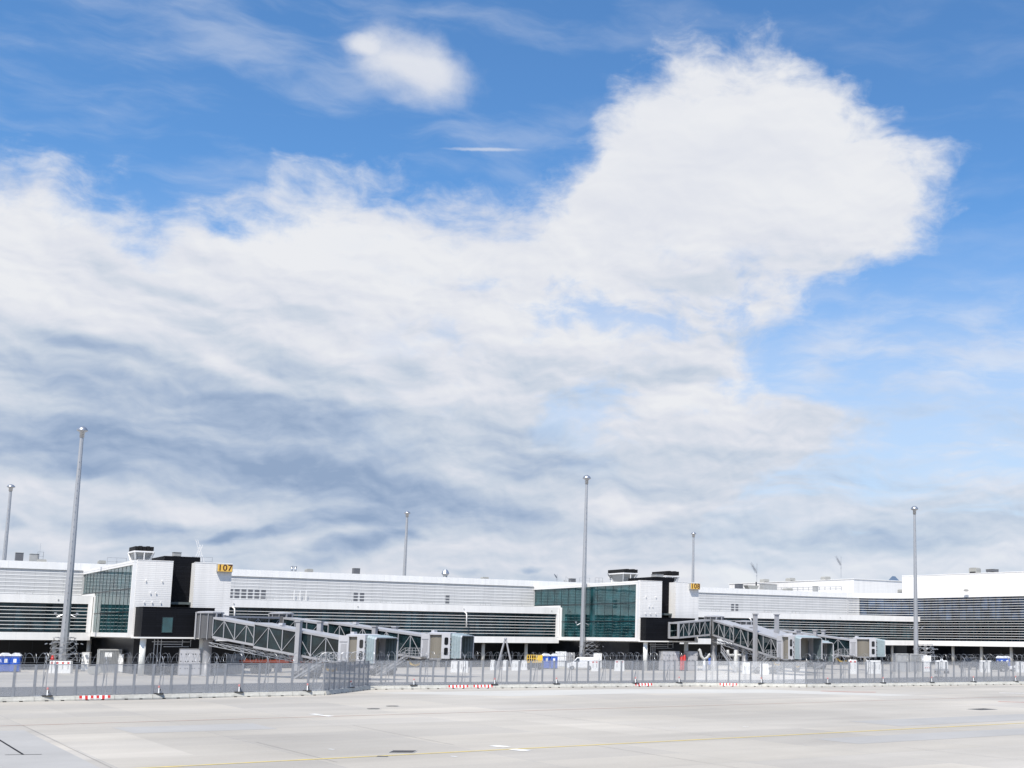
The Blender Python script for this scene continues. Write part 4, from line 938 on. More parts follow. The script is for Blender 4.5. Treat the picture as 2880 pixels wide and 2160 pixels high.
guard(87.8, 20, 14.4, 1.5, 'square guard frame on gate 108 roof above the glass'); guard(96.9, -1, 15.4, 2.2, 'low guard rail on the roof just behind the middle light mast')
guard(9.8 + 1.2, 20, 14.4, 2.4, 'faint guard rail on gate 107 roof, left of its smoke hood'); guard(96.4, 30, 14.45, 2.2, 'guard rail on gate 108 roof above the number board'); guard(19.8, 30, 14.45, 2.6, 'guard rail on gate 107 roof near the number board')
def smoke_hood(u, v, z, w, d, h, label):
    """white frame with splayed legs, grey sheet sides and a black toothed top"""
    t = thing('smoke_hood', label, 'roof hood', roof(u, v, z), ANG, 'black topped hoods on the gate roofs'); b = MB(); wt, dt = w / 2, d / 2
    for sx in (-1, 1):
        for sy in (-1, 1): b.bar((sx * wt * 0.62, sy * dt * 0.62, 0.0), (sx * wt, sy * dt, h * .72), 0.2, 0.2)
    for sy in (-1, 1): b.bar((-wt, sy * dt, h * .72), (wt, sy * dt, h * .72), 0.16, 0.2)
    for sx in (-1, 1): b.bar((sx * wt, -dt, h * .72), (sx * wt, dt, h * .72), 0.16, 0.2)
    b.bar((0, -dt, 0), (0, -dt, h * .72), 0.12); b.build('frame', 'white', t)
    q = 0.9; zz0, zz1 = h * .22, h * .68
    s = MB()
    for (a, c) in (((-1, -1), (1, -1)), ((1, -1), (1, 1)), ((1, 1), (-1, 1)), ((-1, 1), (-1, -1))):
        f0 = 0.66 * q
        s.quad((a[0] * wt * f0, a[1] * dt * f0, zz0), (c[0] * wt * f0, c[1] * dt * f0, zz0), (c[0] * wt * q, c[1] * dt * q, zz1), (a[0] * wt * q, a[1] * dt * q, zz1))
    s.build('sheet_sides', 'grey_box', t); k = MB(); n = 5
    for i in range(n):
        x0 = -wt + i * w / n; k.box(x0 + .02, x0 + w / n - .05, -dt * 1.02, dt * 1.02, h * .78 + (0.05 if i % 2 else 0), h + (0.06 if i % 2 else 0))
    k.build('black_fins', 'dark', t); r = MB()
    for sy in (-dt * .72,):
        for x in [-wt * .8 + i * wt * .32 for i in range(6)]: r.bar((x, sy - .3, 0), (x, sy - .3, h * .38), 0.05)
        for zz in (.2, .38): r.bar((-wt * .8, sy - .3, h * zz), (wt * .8, sy - .3, h * zz), 0.05)
    r.build('guard_rail', 'galv', t)
smoke_hood(13.35, 23.5, 14.4, 2.4, 4.0, 2.5, 'black topped hood with white splayed legs on gate 107 roof')
smoke_hood(91.4, 22, 14.4, 2.9, 5.2, 2.55, 'black topped hood on gate 108 roof, left of the black core')
smoke_hood(108.2, 10, 14.4, 3.0, 4.8, 3.3, 'black topped hood behind the black core of gate 108')
louvre_box(16.5, 30, 15.27, 0.95, 0.72, 'grey box on top of the black core of gate 107', 'grey_box'); louvre_box(93.4, 30, 15.27, 1.5, 0.66, 'grey box on top of the black core of gate 108', 'grey_box')
for u, tl, lb in ((20.0, 0.75, 'leaning lattice ladder on gate 107 roof, left of the pair'), (21.6, -0.8, 'leaning lattice ladder on gate 107 roof, right of the pair')):
    t = thing('lattice_ladder', lb, 'lattice mast', roof(u, 24, 14.4), ANG, 'leaning lattice ladders'); b = MB(); L_ = 3.2 if tl > 0 else 3.9
    for o in (-.14, .14): b.bar((o, 0, 0), (o + tl * L_ * .42, 0, L_), 0.06)
    b.build('rails', 'white', t); b = MB()
    for i in range(9): zz = L_ * (i + .5) / 9; b.bar((-.14 + tl * zz * .42, 0, zz), (.14 + tl * zz * .42, 0, zz + (.2 if i % 2 else -.2)), 0.035)
    b.build('rungs', 'white', t)
def cluster(u, v, z, label):
    t = thing('roof_fan', label, 'roof fan', roof(u, v, z), ANG, 'small roof fans'); MB().lathe([(0.5, 0), (0.5, .35), (.35, .5)], 12).build('drum', 'grey_box', t); MB().lathe([(.62, .5), (.66, .58), (.3, .74)], 12).build('cap', 'beige_unit', t)
cluster(19.9, 27, 15.27 - .87, 'small round fan between the lattice ladders on gate 107')
# machines in front of, and on, the rooftop hall
louvre_box(135.3, -3, 15.3, 1.3, 1.35, 'small dark fronted box at the left end of the white rooftop hall'); louvre_box(143.2, -3, 15.3, 3.6, 1.5, 'wide two tone grey cabinet in front of the rooftop hall', 'grey_box', 1.6); louvre_box(156.4, -3, 15.3, 0.95, 1.5, 'narrow grey cabinet at the start of the roof railing', 'grey_box')
t = thing('roof_hopper', 'pale tapered hopper with a black pipe on the roof before the rooftop hall', 'hopper', roof(138.6, -3, 15.3), ANG); MB().side([(-.9, 0.2), (.9, .2), (1.6, 1.15), (-1.6, 1.15)], -.7, .7).build('hopper', 'beige_unit', t); MB().tube((1.3, 0, .2), (1.3, 0, 1.95), .13, 8).build('pipe', 'dark', t)
vent(148.5, -3, 15.4, 1.7, 0.75, 'oval beige vent in front of the rooftop hall, beside the wide cabinet'); vent(183.2, -3, 16.2, 2.0, 0.8, 'oval beige vent below the guard rail of the rooftop hall')
for i, (u, v) in enumerate(((176.2, -52), (176.9, -42), (178.5, -30))): vent(u + 4, v, 19.8, 1.9, 1.0, 'beige vent on top of the rooftop hall, %s from the left' % ORD[i])
t = thing('skylight', 'blue glazed skylight pyramid on top of the rooftop hall', 'skylight', roof(198.3, -22, 19.75), ANG); MB().box(-1.3, 1.3, -1.2, 1.2, 0, .15).build('curb', 'white', t); MB().add([(-1.2, -1.1, .15), (1.2, -1.1, .15), (1.2, 1.1, .15), (-1.2, 1.1, .15), (-.5, 0, 1.5), (.5, 0, 1.5)], [(0, 1, 5, 4), (1, 2, 5), (2, 3, 4, 5), (3, 0, 4)]).build('panes', 'blue_sky', t)
_, p_at_w, _ = sub(WL_PTS, 0, 999)
def on_wing(s, back, z, rest):
    x, y = offs([p_at_w(s), p_at_w(s + .1)], -back)[0]; return x, -y, z
for s_, lb, kind in ((31.5, 'beige vent standing on the high parapet of the wing', 'v'), (36.0, 'dark flat box on the high parapet of the wing', 'b'), (58.0, 'flat dark hatch at the right end of the high parapet', 'b')):
    u, v, z = on_wing(s_, 1.2, 19.5, 0)
    if kind == 'v': vent(u, v, z, 1.9, 1.25, lb, -1.4)
    else: louvre_box(u, v, z, 1.9, 0.75, lb)
u, v, z = on_wing(31.0, -0.9, 15.55, 0); t = thing('roof_vent', 'small oval vent fixed low on the white face of the wing', 'roof vent', roof(u, v - 0.3, z + .35), ANG - R(84), 'low vents on the roofs')
MB().side([(.62 * math.cos(a * math.pi / 8), .24 * math.sin(a * math.pi / 8)) for a in range(16)], -.12, .0).build('hood', 'beige_unit', t); MB().box(.1, .5, -.14, -.121, -.12, .02).build('opening', 'grey_box', t)

# ------------------------------------------------------------------ passenger boarding bridges
def tunnel(root, name, p, q, w, h, n, zig=2, gm='bridge_glass', fm='jet_light'):
    """glazed truss box from p to q (floor points, local)"""
    p, q = Vector(p), Vector(q); d = q - p; dh = Vector((d.x, d.y, 0)).normalized(); nr = Vector((dh.y, -dh.x, 0)); Up = Vector((0, 0, 1))
    P = lambda f, s, z: p + d * f + nr * (s * w / 2) + Up * z
    b = MB()
    def slab(z0, z1, ext):
        vs = [P(f, s * ext, z) for f in (0, 1) for s in (-1, 1) for z in (z0, z1)]
        b.add(vs, [(0, 2, 3, 1), (4, 5, 7, 6), (0, 4, 6, 2), (1, 3, 7, 5), (0, 1, 5, 4), (2, 6, 7, 3)])
    slab(-0.28, 0.0, 1.02); slab(h - 0.26, h, 1.06)
    t = b.build(name, fm, root)
    for s in (-1, 1):
        f = MB()
        for i in range(n + 1): f.bar(P(i / n, s, 0), P(i / n, s, h - .26), 0.07 if i % zig else 0.11, 0.10)
        for i in range(n):
            a, c = (0, h - .26) if i % 2 == 0 else (h - .26, 0)
            f.bar(P(i / n, s * 1.005, a), P((i + 1) / n, s * 1.005, c), 0.06, 0.06)
        f.build('truss', fm, t)
    g = MB()
    for s in (-1, 1): g.add([P(0, s * .96, 0), P(1, s * .96, 0), P(1, s * .96, h - .26), P(0, s * .96, h - .26)], [(0, 1, 2, 3)])
    g.build('glazing', gm, t)
    r = MB()
    for s in (-.8, .8): r.bar(P(0, s, 0.95), P(1, s, 0.95), 0.05)
    r.build('handrail', 'teal_steel', t)
    return t
def bridge(label, rot_xy, cab_xy, z0, z1, face, link=None, colh=4.4, stairs=True, cab_s=1.0, foot=True):
    rx, ry = rot_xy; dx, dy = cab_xy[0] - rx, cab_xy[1] - ry; L_ = math.hypot(dx, dy); hd = math.atan2(dy, dx)
    B = thing('boarding_bridge', label, 'boarding bridge', (rx, ry, 0), hd, 'passenger boarding bridges')
    zf = lambda x: z0 + (z1 - z0) * max(0, min(1, (x - 1.4) / (L_ - 3.6)))
    # rotunda on its column
    MB().lathe([(1.55, z0 - .35), (1.55, z0 + 2.75)], 10).build('rotunda', 'jet_dark', B)
    MB().lathe([(1.72, z0 + 2.75), (1.72, z0 + 2.9), (1.3, z0 + 3.0), (.3, z0 + 3.05)], 10).build('rotunda_roof', 'jet_light', B)
    b = MB()
    for k in range(10):
        a = 2 * math.pi * (k + .5) / 10; b.bar((1.57 * math.cos(a), 1.57 * math.sin(a), z0 - .5), (1.57 * math.cos(a), 1.57 * math.sin(a), z0 + 2.8), 0.2 if k % 3 == 0 else 0.08)
    b.build('rotunda_ribs', 'jet_light', B)
    MB().lathe([(.85, 0), (.85, .1), (.52, .14), (.50, z0 - .8), (.8, z0 - .31)], 18).build('rotunda_column', 'jet_grey', B, True)
    xa, xb, xm0, xm1, xe = 1.75, L_ * .52, L_ * .36, 0, L_ - 2.0 * cab_s
    tunnel(B, 'inner_tunnel', (xa, 0, zf(xa)), (xb, 0, zf(xb)), 2.5, 2.35, max(4, 2 * round((xb - xa) / 4.0)))
    tunnel(B, 'outer_tunnel', (xm0, 0, zf(xm0) - .22), (xe, 0, zf(xe) - .22), 3.05, 2.85, max(4, 2 * round((xe - xm0) / 4.2)))
    # cable carrier slung below
    b = MB(); n = 12; xs = 1.0; xt = L_ * .74
    for s in (-.9, .9):
        for dz in (-.85, -1.25):
            b.bar((xs, s, zf(xs) + dz), (xt, s, zf(xt) + dz), 0.09)
        for i in range(n):
            x0 = xs + (xt - xs) * i / n; x1 = xs + (xt - xs) * (i + 1) / n; b.bar((x0, s, zf(x0) - .85), (x1, s, zf(x1) - 1.25), 0.06); b.bar((x1, s, zf(x1) - .85), (x1, s, zf(x1) - 1.25), 0.05)
    b.build('cable_carrier', 'galv', B)
    b = MB(); b.bar((L_ * .3, 0, zf(L_ * .3) - .5), (xe, 0, zf(xe) - .55), 1.6, .25); b.build('underframe', 'undercarriage', B)
    # lift columns and wheel bogie
    xc = L_ * .66
    for s in (-1, 1):
        c = MB(); y = s * 1.98; c.box(xc - .30, xc + .30, y - .24, y + .24, .95, z1 + colh); c.build('lift_column', 'jet_light', B)
        MB().box(xc - .42, xc + .42, y - .34, y + .34, z1 + colh, z1 + colh + .16).build('column_cap', 'jet_light', B)
    MB().box(xc - .3, xc + .3, -1.74, 1.74, zf(xc) - .95, zf(xc) - .52).build('lift_beam', 'jet_grey', B)
    MB().box(xc - .5, xc + .5, -2.2, 2.2, .62, .949).build('bogie_beam', 'undercarriage', B)
    for s in (-1, 1):
        for q in (-.32, .32):
            w = MB(); y = s * 1.5 + q
            pts = [(xc + .52 * math.cos(a * math.pi / 10), .52 + .52 * math.sin(a * math.pi / 10)) for a in range(20)]
            w.side(pts, y - .16, y + .16); w.build('wheel', 'rubber', B)
    # cab, turning on its own centre
    K = bpy.data.objects.new('cab', None); COL.objects.link(K); K.parent = B; K.location = (L_, 0, 0); K.rotation_euler = (0, 0, 0)
    k = cab_s; zb = z1 - .35; H = 3.25 * k
    MB().box(-2.1 * k, -.7 * k, -1.75 * k, 1.75 * k, zb, zb + H * .97).build('cab_body', 'jet_white', K)
    MB().box(-1.75 * k, -1.0 * k, -1.78 * k, -1.752 * k, zb + .3, zb + 2.3).box(-1.95 * k, -.9 * k, -1.80 * k, -1.753 * k, zb + 2.42 * k, zb + 2.5 * k).build('side_door', 'jet_light', K)
    MB().lathe([(1.72 * k, zb + .05), (1.72 * k, zb + H * .93)], 28).build('roller_curtain', 'curtain', K)
    MB().lathe([(1.95 * k, zb + H * .93), (1.95 * k, zb + H), (1.5 * k, zb + H + .1)], 20).build('cab_roof', 'jet_white', K)
    MB().lathe([(1.85 * k, zb - .18), (1.85 * k, zb + .05)], 20).build('cab_floor', 'jet_grey', K)
    ca, sa = math.cos(face), math.sin(face)
    def rot(mb):
        mb.v = [(x * ca - y * sa, x * sa + y * ca, z) for x, y, z in mb.v]; return mb
    f = MB()
    for s in (-1, 1): f.box(.75 * k, 1.95 * k, s * 1.60 * k, s * 1.84 * k, zb, zb + H)
    f.box(.75 * k, 1.95 * k, -1.60 * k, 1.60 * k, zb + H - .35, zb + H); rot(f).build('cab_front', 'jet_white', K)
    f = MB(); f.box(.9 * k, 2.0 * k, -1.85 * k, 1.85 * k, zb - .16, zb); f.box(1.95 * k, 2.15 * k, -1.5 * k, 1.5 * k, zb - .2, zb - .02); rot(f).build('sill', 'rubber', K)
    for s in (-1, 1):
        for z_ in (.45, 1.75):
            wn = MB(); o = [(1.15, z_ + .12), (1.27, z_), (1.57, z_), (1.69, z_ + .12), (1.69, z_ + .83), (1.57, z_ + .95), (1.27, z_ + .95), (1.15, z_ + .83)]
            wn.side([(x * k, zb + z * k) for x, z in o], s * 1.842 * k, s * 1.87 * k)
            rot(wn).build('cab_window', 'car_glass', K)
    i_ = MB(); i_.box(1.0 * k, 1.08 * k, -1.58 * k, 1.58 * k, zb + .01, zb + H - .36); rot(i_).build('inner_shutter', 'canopy_in', K)
    i_ = MB()
    for y in (-1.5, .55, 1.45): i_.box(1.09 * k, 1.22 * k, (y - .05) * k, (y + .05) * k, zb + .02, zb + H - .4)
    i_.box(1.09 * k, 1.3 * k, -1.45 * k, 1.45 * k, zb + H - .75, zb + H - .40); i_.box(1.1 * k, 1.16 * k, -1.45 * k, .5 * k, zb + 1.0, zb + 1.08); i_.box(1.1 * k, 1.16 * k, -1.45 * k, .5 * k, zb + 1.5, zb + 1.56)
    rot(i_).build('door_frame', 'jet_light', K)
    # folded canopy: rings that grow towards the aircraft
    c = MB(); ci = MB(); rings = []
    for j in range(9):
        x = 1.96 + j * .19; g = 1.62 + .03 * j + (.07 if j % 2 else 0); zz = zb + H - .05 - .035 * j + (.06 if j % 2 else 0)
        rings.append([(x * k, -g * k, zb + .05), (x * k, -g * k, zz - .25), (x * k, -(g - .22) * k, zz), (x * k, (g - .22) * k, zz), (x * k, g * k, zz - .25), (x * k, g * k, zb + .05)])
    for j in range(8):
        for e in range(5):
            a, b_ = rings[j], rings[j + 1]; c.add([a[e], a[e + 1], b_[e + 1], b_[e]], [(0, 1, 2, 3)])
            ins = lambda v: (v[0], v[1] * .965, zb + .05 + (v[2] - zb - .05) * .98)
            ci.add([ins(a[e]), ins(a[e + 1]), ins(b_[e + 1]), ins(b_[e])], [(0, 1, 2, 3)])
    rot(c).build('canopy', 'canopy', K); rot(ci).build('canopy_lining', 'canopy_in', K)
    e_ = MB(); rr = rings[-1]
    for e in range(5): e_.bar(rr[e], rr[e + 1], .14, .10)
    rot(e_).build('canopy_edge', 'jet_white', K)
    sp = MB()
    for s in (-1, 1):
        for z_ in (.3, 1.0, 1.7, 2.4): sp.box(1.98 * k, 2.1 * k, s * 1.86 * k, s * 1.90 * k, zb + z_, zb + z_ + .22)
    rot(sp).build('canopy_hinges', 'dark', K)
    # service stair on the apron side
    if stairs:
        x0 = L_ - 2.6; y0, y1_ = -2.7, -1.8; zt = z1 - .1; x1 = x0 - 1.2; xg = x1 - zt * 1.75; S = MB(); Rl = MB()
        S.box(x1, x0 + 1.6, y0, y1_, zt - .08, zt)
        for y in (y0, y1_): S.bar((x1, y, zt - .05), (xg, y, .1), .07, .18)
        ns = max(5, int(zt / .22))
        for i in range(ns): f_ = (i + .5) / ns; S.box(x1 + (xg - x1) * f_ - .14, x1 + (xg - x1) * f_ + .14, y0 + .03, y1_ - .03, zt * (1 - f_) - .02, zt * (1 - f_) + .02)
        S.build('service_stair', 'galv', B)
        for y in (y0, y1_):
            for hz in (.5, 1.05): Rl.bar((x1, y, zt + hz), (xg, y, hz + .1), .045)
            for i in range(7): f_ = i / 6; x = x1 + (xg - x1) * f_; Rl.bar((x, y, zt * (1 - f_)), (x, y, zt * (1 - f_) + 1.05), .04)
        for hz in (.35, .7, 1.05): Rl.bar((x1, y0, zt + hz), (x0 + 1.6, y0, zt + hz), .045)
        for i in range(6): x = x1 + (x0 + 1.6 - x1) * i / 5; Rl.bar((x, y0, zt), (x, y0, zt + 1.05), .045)
        Rl.build('stair_railing', 'jet_light', B)
    # cable festoon, cooling unit under the cab, tail lamps
    h = MB(); nl = 7
    for i in range(nl):
        x0 = L_ * .40 + (xe - L_ * .40) * i / nl; x1 = L_ * .40 + (xe - L_ * .40) * (i + 1) / nl
        h.path([(x0 + (x1 - x0) * q / 6, -1.25, zf(x0) - .50 - .42 * math.sin(math.pi * q / 6)) for q in range(7)], .05, 5, False)
    h.build('cable_festoon', 'rubber', B)
    MB().box(L_ - 2.9, L_ - 1.5, -.8, .8, z1 - 1.35, z1 - .56).build('cooling_unit', 'jet_dark', B)
    MB().path([(L_ - 2.9, -.6, z1 - 1.0), (L_ - 3.6, -.75, z1 - 1.3), (L_ - 4.2, -.9, z1 - 1.15), (L_ - 4.8, -.9, z1 - .7)], .16, 8).build('air_hose', 'yellow', B, True)
    # roof bits
    r = MB(); r.box(L_ * .47, L_ * .47 + .6, -.3, .3, zf(L_ * .47) + 2.64, zf(L_ * .47) + 2.95); r.box(L_ - 1.6, L_ - 1.1, -.4, .2, zb + H, zb + H + .35); r.build('roof_lamps', 'jet_white', B)
    if link:
        inv = Matrix.Rotation(-hd, 3, 'Z'); q = inv @ (Vector(link[0]) - Vector((rx, ry, 0)))
        dd = Vector((q.x, q.y, 0)).normalized()
        t = tunnel(B, 'fixed_link', tuple(q), (dd.x * 1.75, dd.y * 1.75, z0), 2.5, 2.35, link[1])
        a = MB(); nn = Vector((dd.y, -dd.x, 0)) * 1.3
        for s in (-1, 1): a.bar(q + nn * s + Vector((0, 0, -.25)), q + nn * s + Vector((0, 0, 2.4)), .3, .3)
        a.build('link_end_frame', 'jet_light', B)
    return B
def fwxy(u, v): p = FW(u, v); return (p.x, p.y)
A1 = fwxy(18.3, 42.1)
bridge('nearest boarding bridge at gate 107, its open canopy facing the apron', A1, (-43.6, 151.5), 5.05, 2.3, -0.12, None, 4.5, cab_s=1.04)
bridge('rear boarding bridge at gate 107, with its canopy turned to the right', (-62.5, 176.5), (-36.9, 164.0), 5.3, 2.75, 0.22, ((*fwxy(20.5, 36.6), 5.3), 5), 3.6)
bridge('nearest boarding bridge at gate 108, with a sloping glazed link before the black annex', (-2.1, 209.0), (10.3, 188.5), 6.0, 2.7, 0.05, ((*fwxy(90.6, 39.5), 5.45), 6), 6.3, cab_s=1.08)
bridge('middle boarding bridge at gate 108, its canopy peeping out behind the nearest cab', (3.2, 222.0), (13.6, 199.5), 5.4, 2.2, -0.05, None, 4.4, stairs=False)
bridge('farthest boarding bridge at gate 108, side on with canopy to the right', (1.8, 233.0), (24.2, 222.0), 5.2, 2.7, 0.42, None, 4.1)

# ------------------------------------------------------------------ things standing on the apron before the terminal
TP = None
def toilet(px, Y, label, rz=0.25, s=1.0):
    global TP
    if TP is None:
        t = thing('portable_toilet', label, 'portable toilet', group='blue portable toilets')
        w = .56
        MB().box(-w, w, -w, w, .08, 2.12).build('cabin', 'blue', t, bevel=.03)
        MB().box(-w - .03, w + .03, -w - .03, w + .03, 0, .08).build('skid', 'rubber', t)
        MB().side([(-w - .08, 2.1), (w + .08, 2.1), (w * .95, 2.3), (.25, 2.5), (-.25, 2.5), (-w * .95, 2.3)], -w - .08, w + .08).build('roof', 'roofwhite', t)
        d = MB().box(-.42, .42, -w - .035, -w - .002, .16, 2.02).build('door', 'blue', t); MB().box(-.2, .16, -w - .045, -w - .036, 1.25, 1.75).build('door_notice', 'warnwhite', d); MB().box(.32, .38, -w - .07, -w - .036, 1.0, 1.12).build('handle', 'dark', d)
        MB().box(-w - .012, -w - .001, -.2, .15, 1.3, 1.7).build('side_notice', 'warnwhite', t)
        MB().tube((.38, .38, 2.2), (.38, .38, 2.65), .05, 6).build('vent_pipe', 'rubber', t)
        TP = t; o = t
    else: o = copy_tree(TP)
    o.location = at(px, Y); o.rotation_euler = (0, 0, rz); o['label'] = label; o.scale = (s, s, s)
toilet(20, 166, 'blue portable toilet at the far left edge, left of two', 0.75); toilet(51, 166.5, 'blue portable toilet near the left edge, right of two', 0.35)
toilet(1537, 210, 'blue portable toilet beside the yellow lift platform', 0.5); toilet(1560, 210, 'blue portable toilet beside the wrapped white stacks', 0.2)
toilet(2812, 238, 'blue portable toilet at the right behind the grey car, left of two', 0.3); toilet(2829, 239, 'blue portable toilet at the right behind the grey car, right of two', 0.1)

def cabinet(px, Y, w, h, label, name='utility_cabinet', cat='cabinet', m='warnwhite', d=None, rz=0.2, doors=2, z0=0.0, dots=0, group=None):
    d = d or min(w, 1.1); t = thing(name, label, cat, at(px, Y, z0), rz, group)
    MB().box(-w / 2, w / 2, -d / 2, d / 2, .10, h).build('housing', m, t, bevel=.025)
    MB().box(-w / 2 + .04, w / 2 - .04, -d / 2 + .04, d / 2 - .04, 0, .10).build('plinth', 'grey_box', t)
    MB().box(-w / 2 - .03, w / 2 + .03, -d / 2 - .04, d / 2 + .04, h, h + .05).build('lid', m, t)
    for i in range(doors):
        x0 = -w / 2 + w * i / doors + .05; x1 = -w / 2 + w * (i + 1) / doors - .05
        dr = MB().box(x0, x1, -d / 2 - .022, -d / 2 - .002, .22, h - .12).build('door', m, t)
        hn = MB()
        if dots:
            for zz in (.28, .55, .82):
                for xx in (.12, .88): hn.box(x0 + (x1 - x0) * xx - .06, x0 + (x1 - x0) * xx + .06, -d / 2 - .045, -d / 2 - .023, h * zz - .045, h * zz + .045)
        else: hn.box(x1 - .12, x1 - .07, -d / 2 - .05, -d / 2 - .023, h * .45, h * .58)
        hn.build('hinges' if dots else 'handle', 'dark', dr)
    return t
def container(px, Y, w, h, label, rz=.2, d=2.2, notice=True, m='container'):
    t = thing('steel_container', label, 'container', at(px, Y), rz, 'corrugated steel containers')
    b = MB(); n = int(w / .2); k = w / n
    for sy in (-d / 2, d / 2):
        for i in range(n): b.box(-w / 2 + i * k, -w / 2 + i * k + k * .55, sy - .03, sy + .03, .12, h - .12)
    b.box(-w / 2, w / 2, -d / 2 + .03, d / 2 - .03, .10, h - .1); b.build('walls', m, t)
    f = MB()
    for x in (-w / 2, w / 2):
        for y in (-d / 2, d / 2): f.box(x - .07, x + .07, y - .07, y + .07, 0, h)
    for y in (-d / 2, d / 2): f.box(-w / 2, w / 2, y - .06, y + .06, h - .12, h + .01); f.box(-w / 2, w / 2, y - .06, y + .06, .02, .14)
    f.build('frame', 'grey_box', t); MB().box(-w / 2, w / 2, -d / 2, d / 2, h, h + .04).build('roof', 'grey_box', t)
    if notice: MB().box(-w * .25, w * .08, -d / 2 - .05, -d / 2 - .034, h * .68, h * .88).build('notice', 'warnwhite', t)
    return t
container(312, 168, 2.6, 3.05, 'grey corrugated container with a white notice, right of the left light mast', .55)
container(666, 172, 2.1, 2.45, 'small plain grey container under the gate 107 bridge', .35, notice=False)
container(2535, 214, 2.5, 3.0, 'grey container left of two beside the right light mast', .12, notice=False); container(2574, 213, 2.3, 3.0, 'grey container right of two beside the right light mast', .12, notice=False)
cabinet(248, 174, .95, 2.5, 'slim white cabinet between the left light mast and the grey container'); cabinet(347, 168, .65, 2.4, 'slim white cabinet touching the right side of the grey container', doors=1); cabinet(360, 168.6, .6, 2.45, 'slim grey cabinet beside the white cabinet and container', m='grey_box', doors=1)
cabinet(538, 160, 2.45, 3.3, 'large white air unit with dark hinges under the gate 107 annex', 'air_unit', 'air unit', 'jet_white', 1.6, .5, 3, dots=1, group='white air units under the annexes')
cabinet(1883, 206, 3.0, 3.1, 'large white air unit under the gate 108 annex, left of the red tanks', 'air_unit', 'air unit', 'jet_white', 1.6, .5, 3, dots=1, group='white air units under the annexes')
cabinet(1944, 207, 1.7, 3.1, 'white air unit right of the red tanks under the gate 108 annex', 'air_unit', 'air unit', 'jet_white', 1.6, .5, 2, dots=1, group='white air units under the annexes')
cabinet(1682, 211, 1.35, 2.6, 'white cabinet beside the van at the middle light mast', doors=1); cabinet(1767, 216, .85, 2.6, 'beige cabinet standing alone before the dark wall of gate 108', m='beige_unit', doors=1)
c_ = cabinet(2604, 211, 1.35, 2.75, 'white cabinet with red dots right of the grey containers', doors=1)
r = MB()
for x in (-.35, 0, .35): r.box(x - .07, x + .07, -.66, -.60, .75, .9)
r.build('red_lamps', 'red', c_)
def white_block(px, Y, w, h, label, red=False, name='white_barrier', rz=.1):
    t = thing(name, label, 'barrier', at(px, Y), rz, 'white plastic barriers and blocks')
    MB().side([(-w / 2, 0), (w / 2, 0), (w / 2, .18), (w / 2 - .06, h), (-w / 2 + .06, h), (-w / 2, .18)], -.35, .35).build('body', 'warnwhite', t, bevel=.03)
    s = MB(); n = max(2, int(w / .55))
    for i in range(n): x = -w / 2 + (i + .5) * w / n; s.box(x - .05, x + .05, -.375, -.352, h * .35, h * .7)
    s.build('slots', 'grey_box', t)
    if red:
        s = MB()
        for i in range(n): x = -w / 2 + (i + .5) * w / n; s.box(x - .13, x + .13, -.38, -.353, h * .8, h * .93)
        s.build('red_marks', 'red', t)
    return t
white_block(179, 164, 2.7, 1.55, 'white barrier with red marks around the foot of the left light mast', True)
white_block(1296, 184, 2.5, 1.75, 'white barrier below the canopy of the rear gate 107 bridge')
for i, (px, lb) in enumerate(((1389, 'left of the steel A frame'), (1424, 'between the legs of the steel A frame'), (1449, 'just right of the steel A frame'), (1460, 'second to the right of the steel A frame'))): white_block(px, 197, .75, 1.6, 'small white block ' + lb)
white_block(1477, 200, .95, 1.55, 'small white block left of the yellow lift platform')
white_block(1675, 198, 1.1, 1.65, 'white barrier with red marks in front of the white cabinet and van', True); white_block(1744, 200, 1.6, 1.7, 'white barrier with red marks before the dark wall of gate 108', True)
white_block(2100, 192, 1.2, 1.7, 'white block under the outer tunnel of the nearest gate 108 bridge'); white_block(2150, 190, 1.3, 1.6, 'white block behind the stair of the nearest gate 108 bridge')
white_block(2397, 197, 1.35, 2.2, 'white barrier with red marks below the farthest gate 108 cab', True); white_block(2456, 199, 2.3, 2.1, 'wide white barrier below the canopy of the farthest gate 108 bridge')
white_block(2770, 214, 2.0, 2.0, 'white block between the dark van and the toilets at right'); white_block(2866, 216, 1.4, 1.9, 'white block at the right edge behind the white car')
t = thing('water_tank', 'white water tank on a frame right of the right light mast', 'tank', at(2647, 205), .15); MB().side([(-.95 + .0, .75), (.95, .75), (.95, 1.9), (.75, 2.1), (-.75, 2.1), (-.95, 1.9)], -.5, .5).build('tank', 'warnwhite', t, bevel=.05); MB().box(-1.05, 1.05, -.55, .55, .45, .74).build('frame', 'galv', t); MB().lathe([(.2, 2.1), (.2, 2.32), (.05, 2.36)], 10).build('cap', 'warnwhite', t)
f = MB()
for x in (-.8, .8): f.box(x - .3, x + .3, -.5, .5, 0, .449)
f.build('wheels', 'rubber', t)

# steel A frame
t = thing('a_frame', 'pale steel A frame standing before the ground floor columns', 'A frame', at(1422, 204), .1); b = MB()
for s in (-1, 1):
    b.tube((s * 1.25, -.6, .12), (s * .08, 0, 4.85), .13, 8); b.tube((s * 1.1, .8, .12), (s * .05, 0, 4.8), .10, 8)
b.build('legs', 'jet_light', t); MB().lathe([(.2, 4.75), (.24, 4.85), (.2, 5.0), (.05, 5.05)], 10).build('head', 'galv', t); MB().box(-1.4, 1.4, -.72, -.5, 0, .14).box(-1.25, 1.25, .7, .9, 0, .14).build('skids', 'jet_light', t)
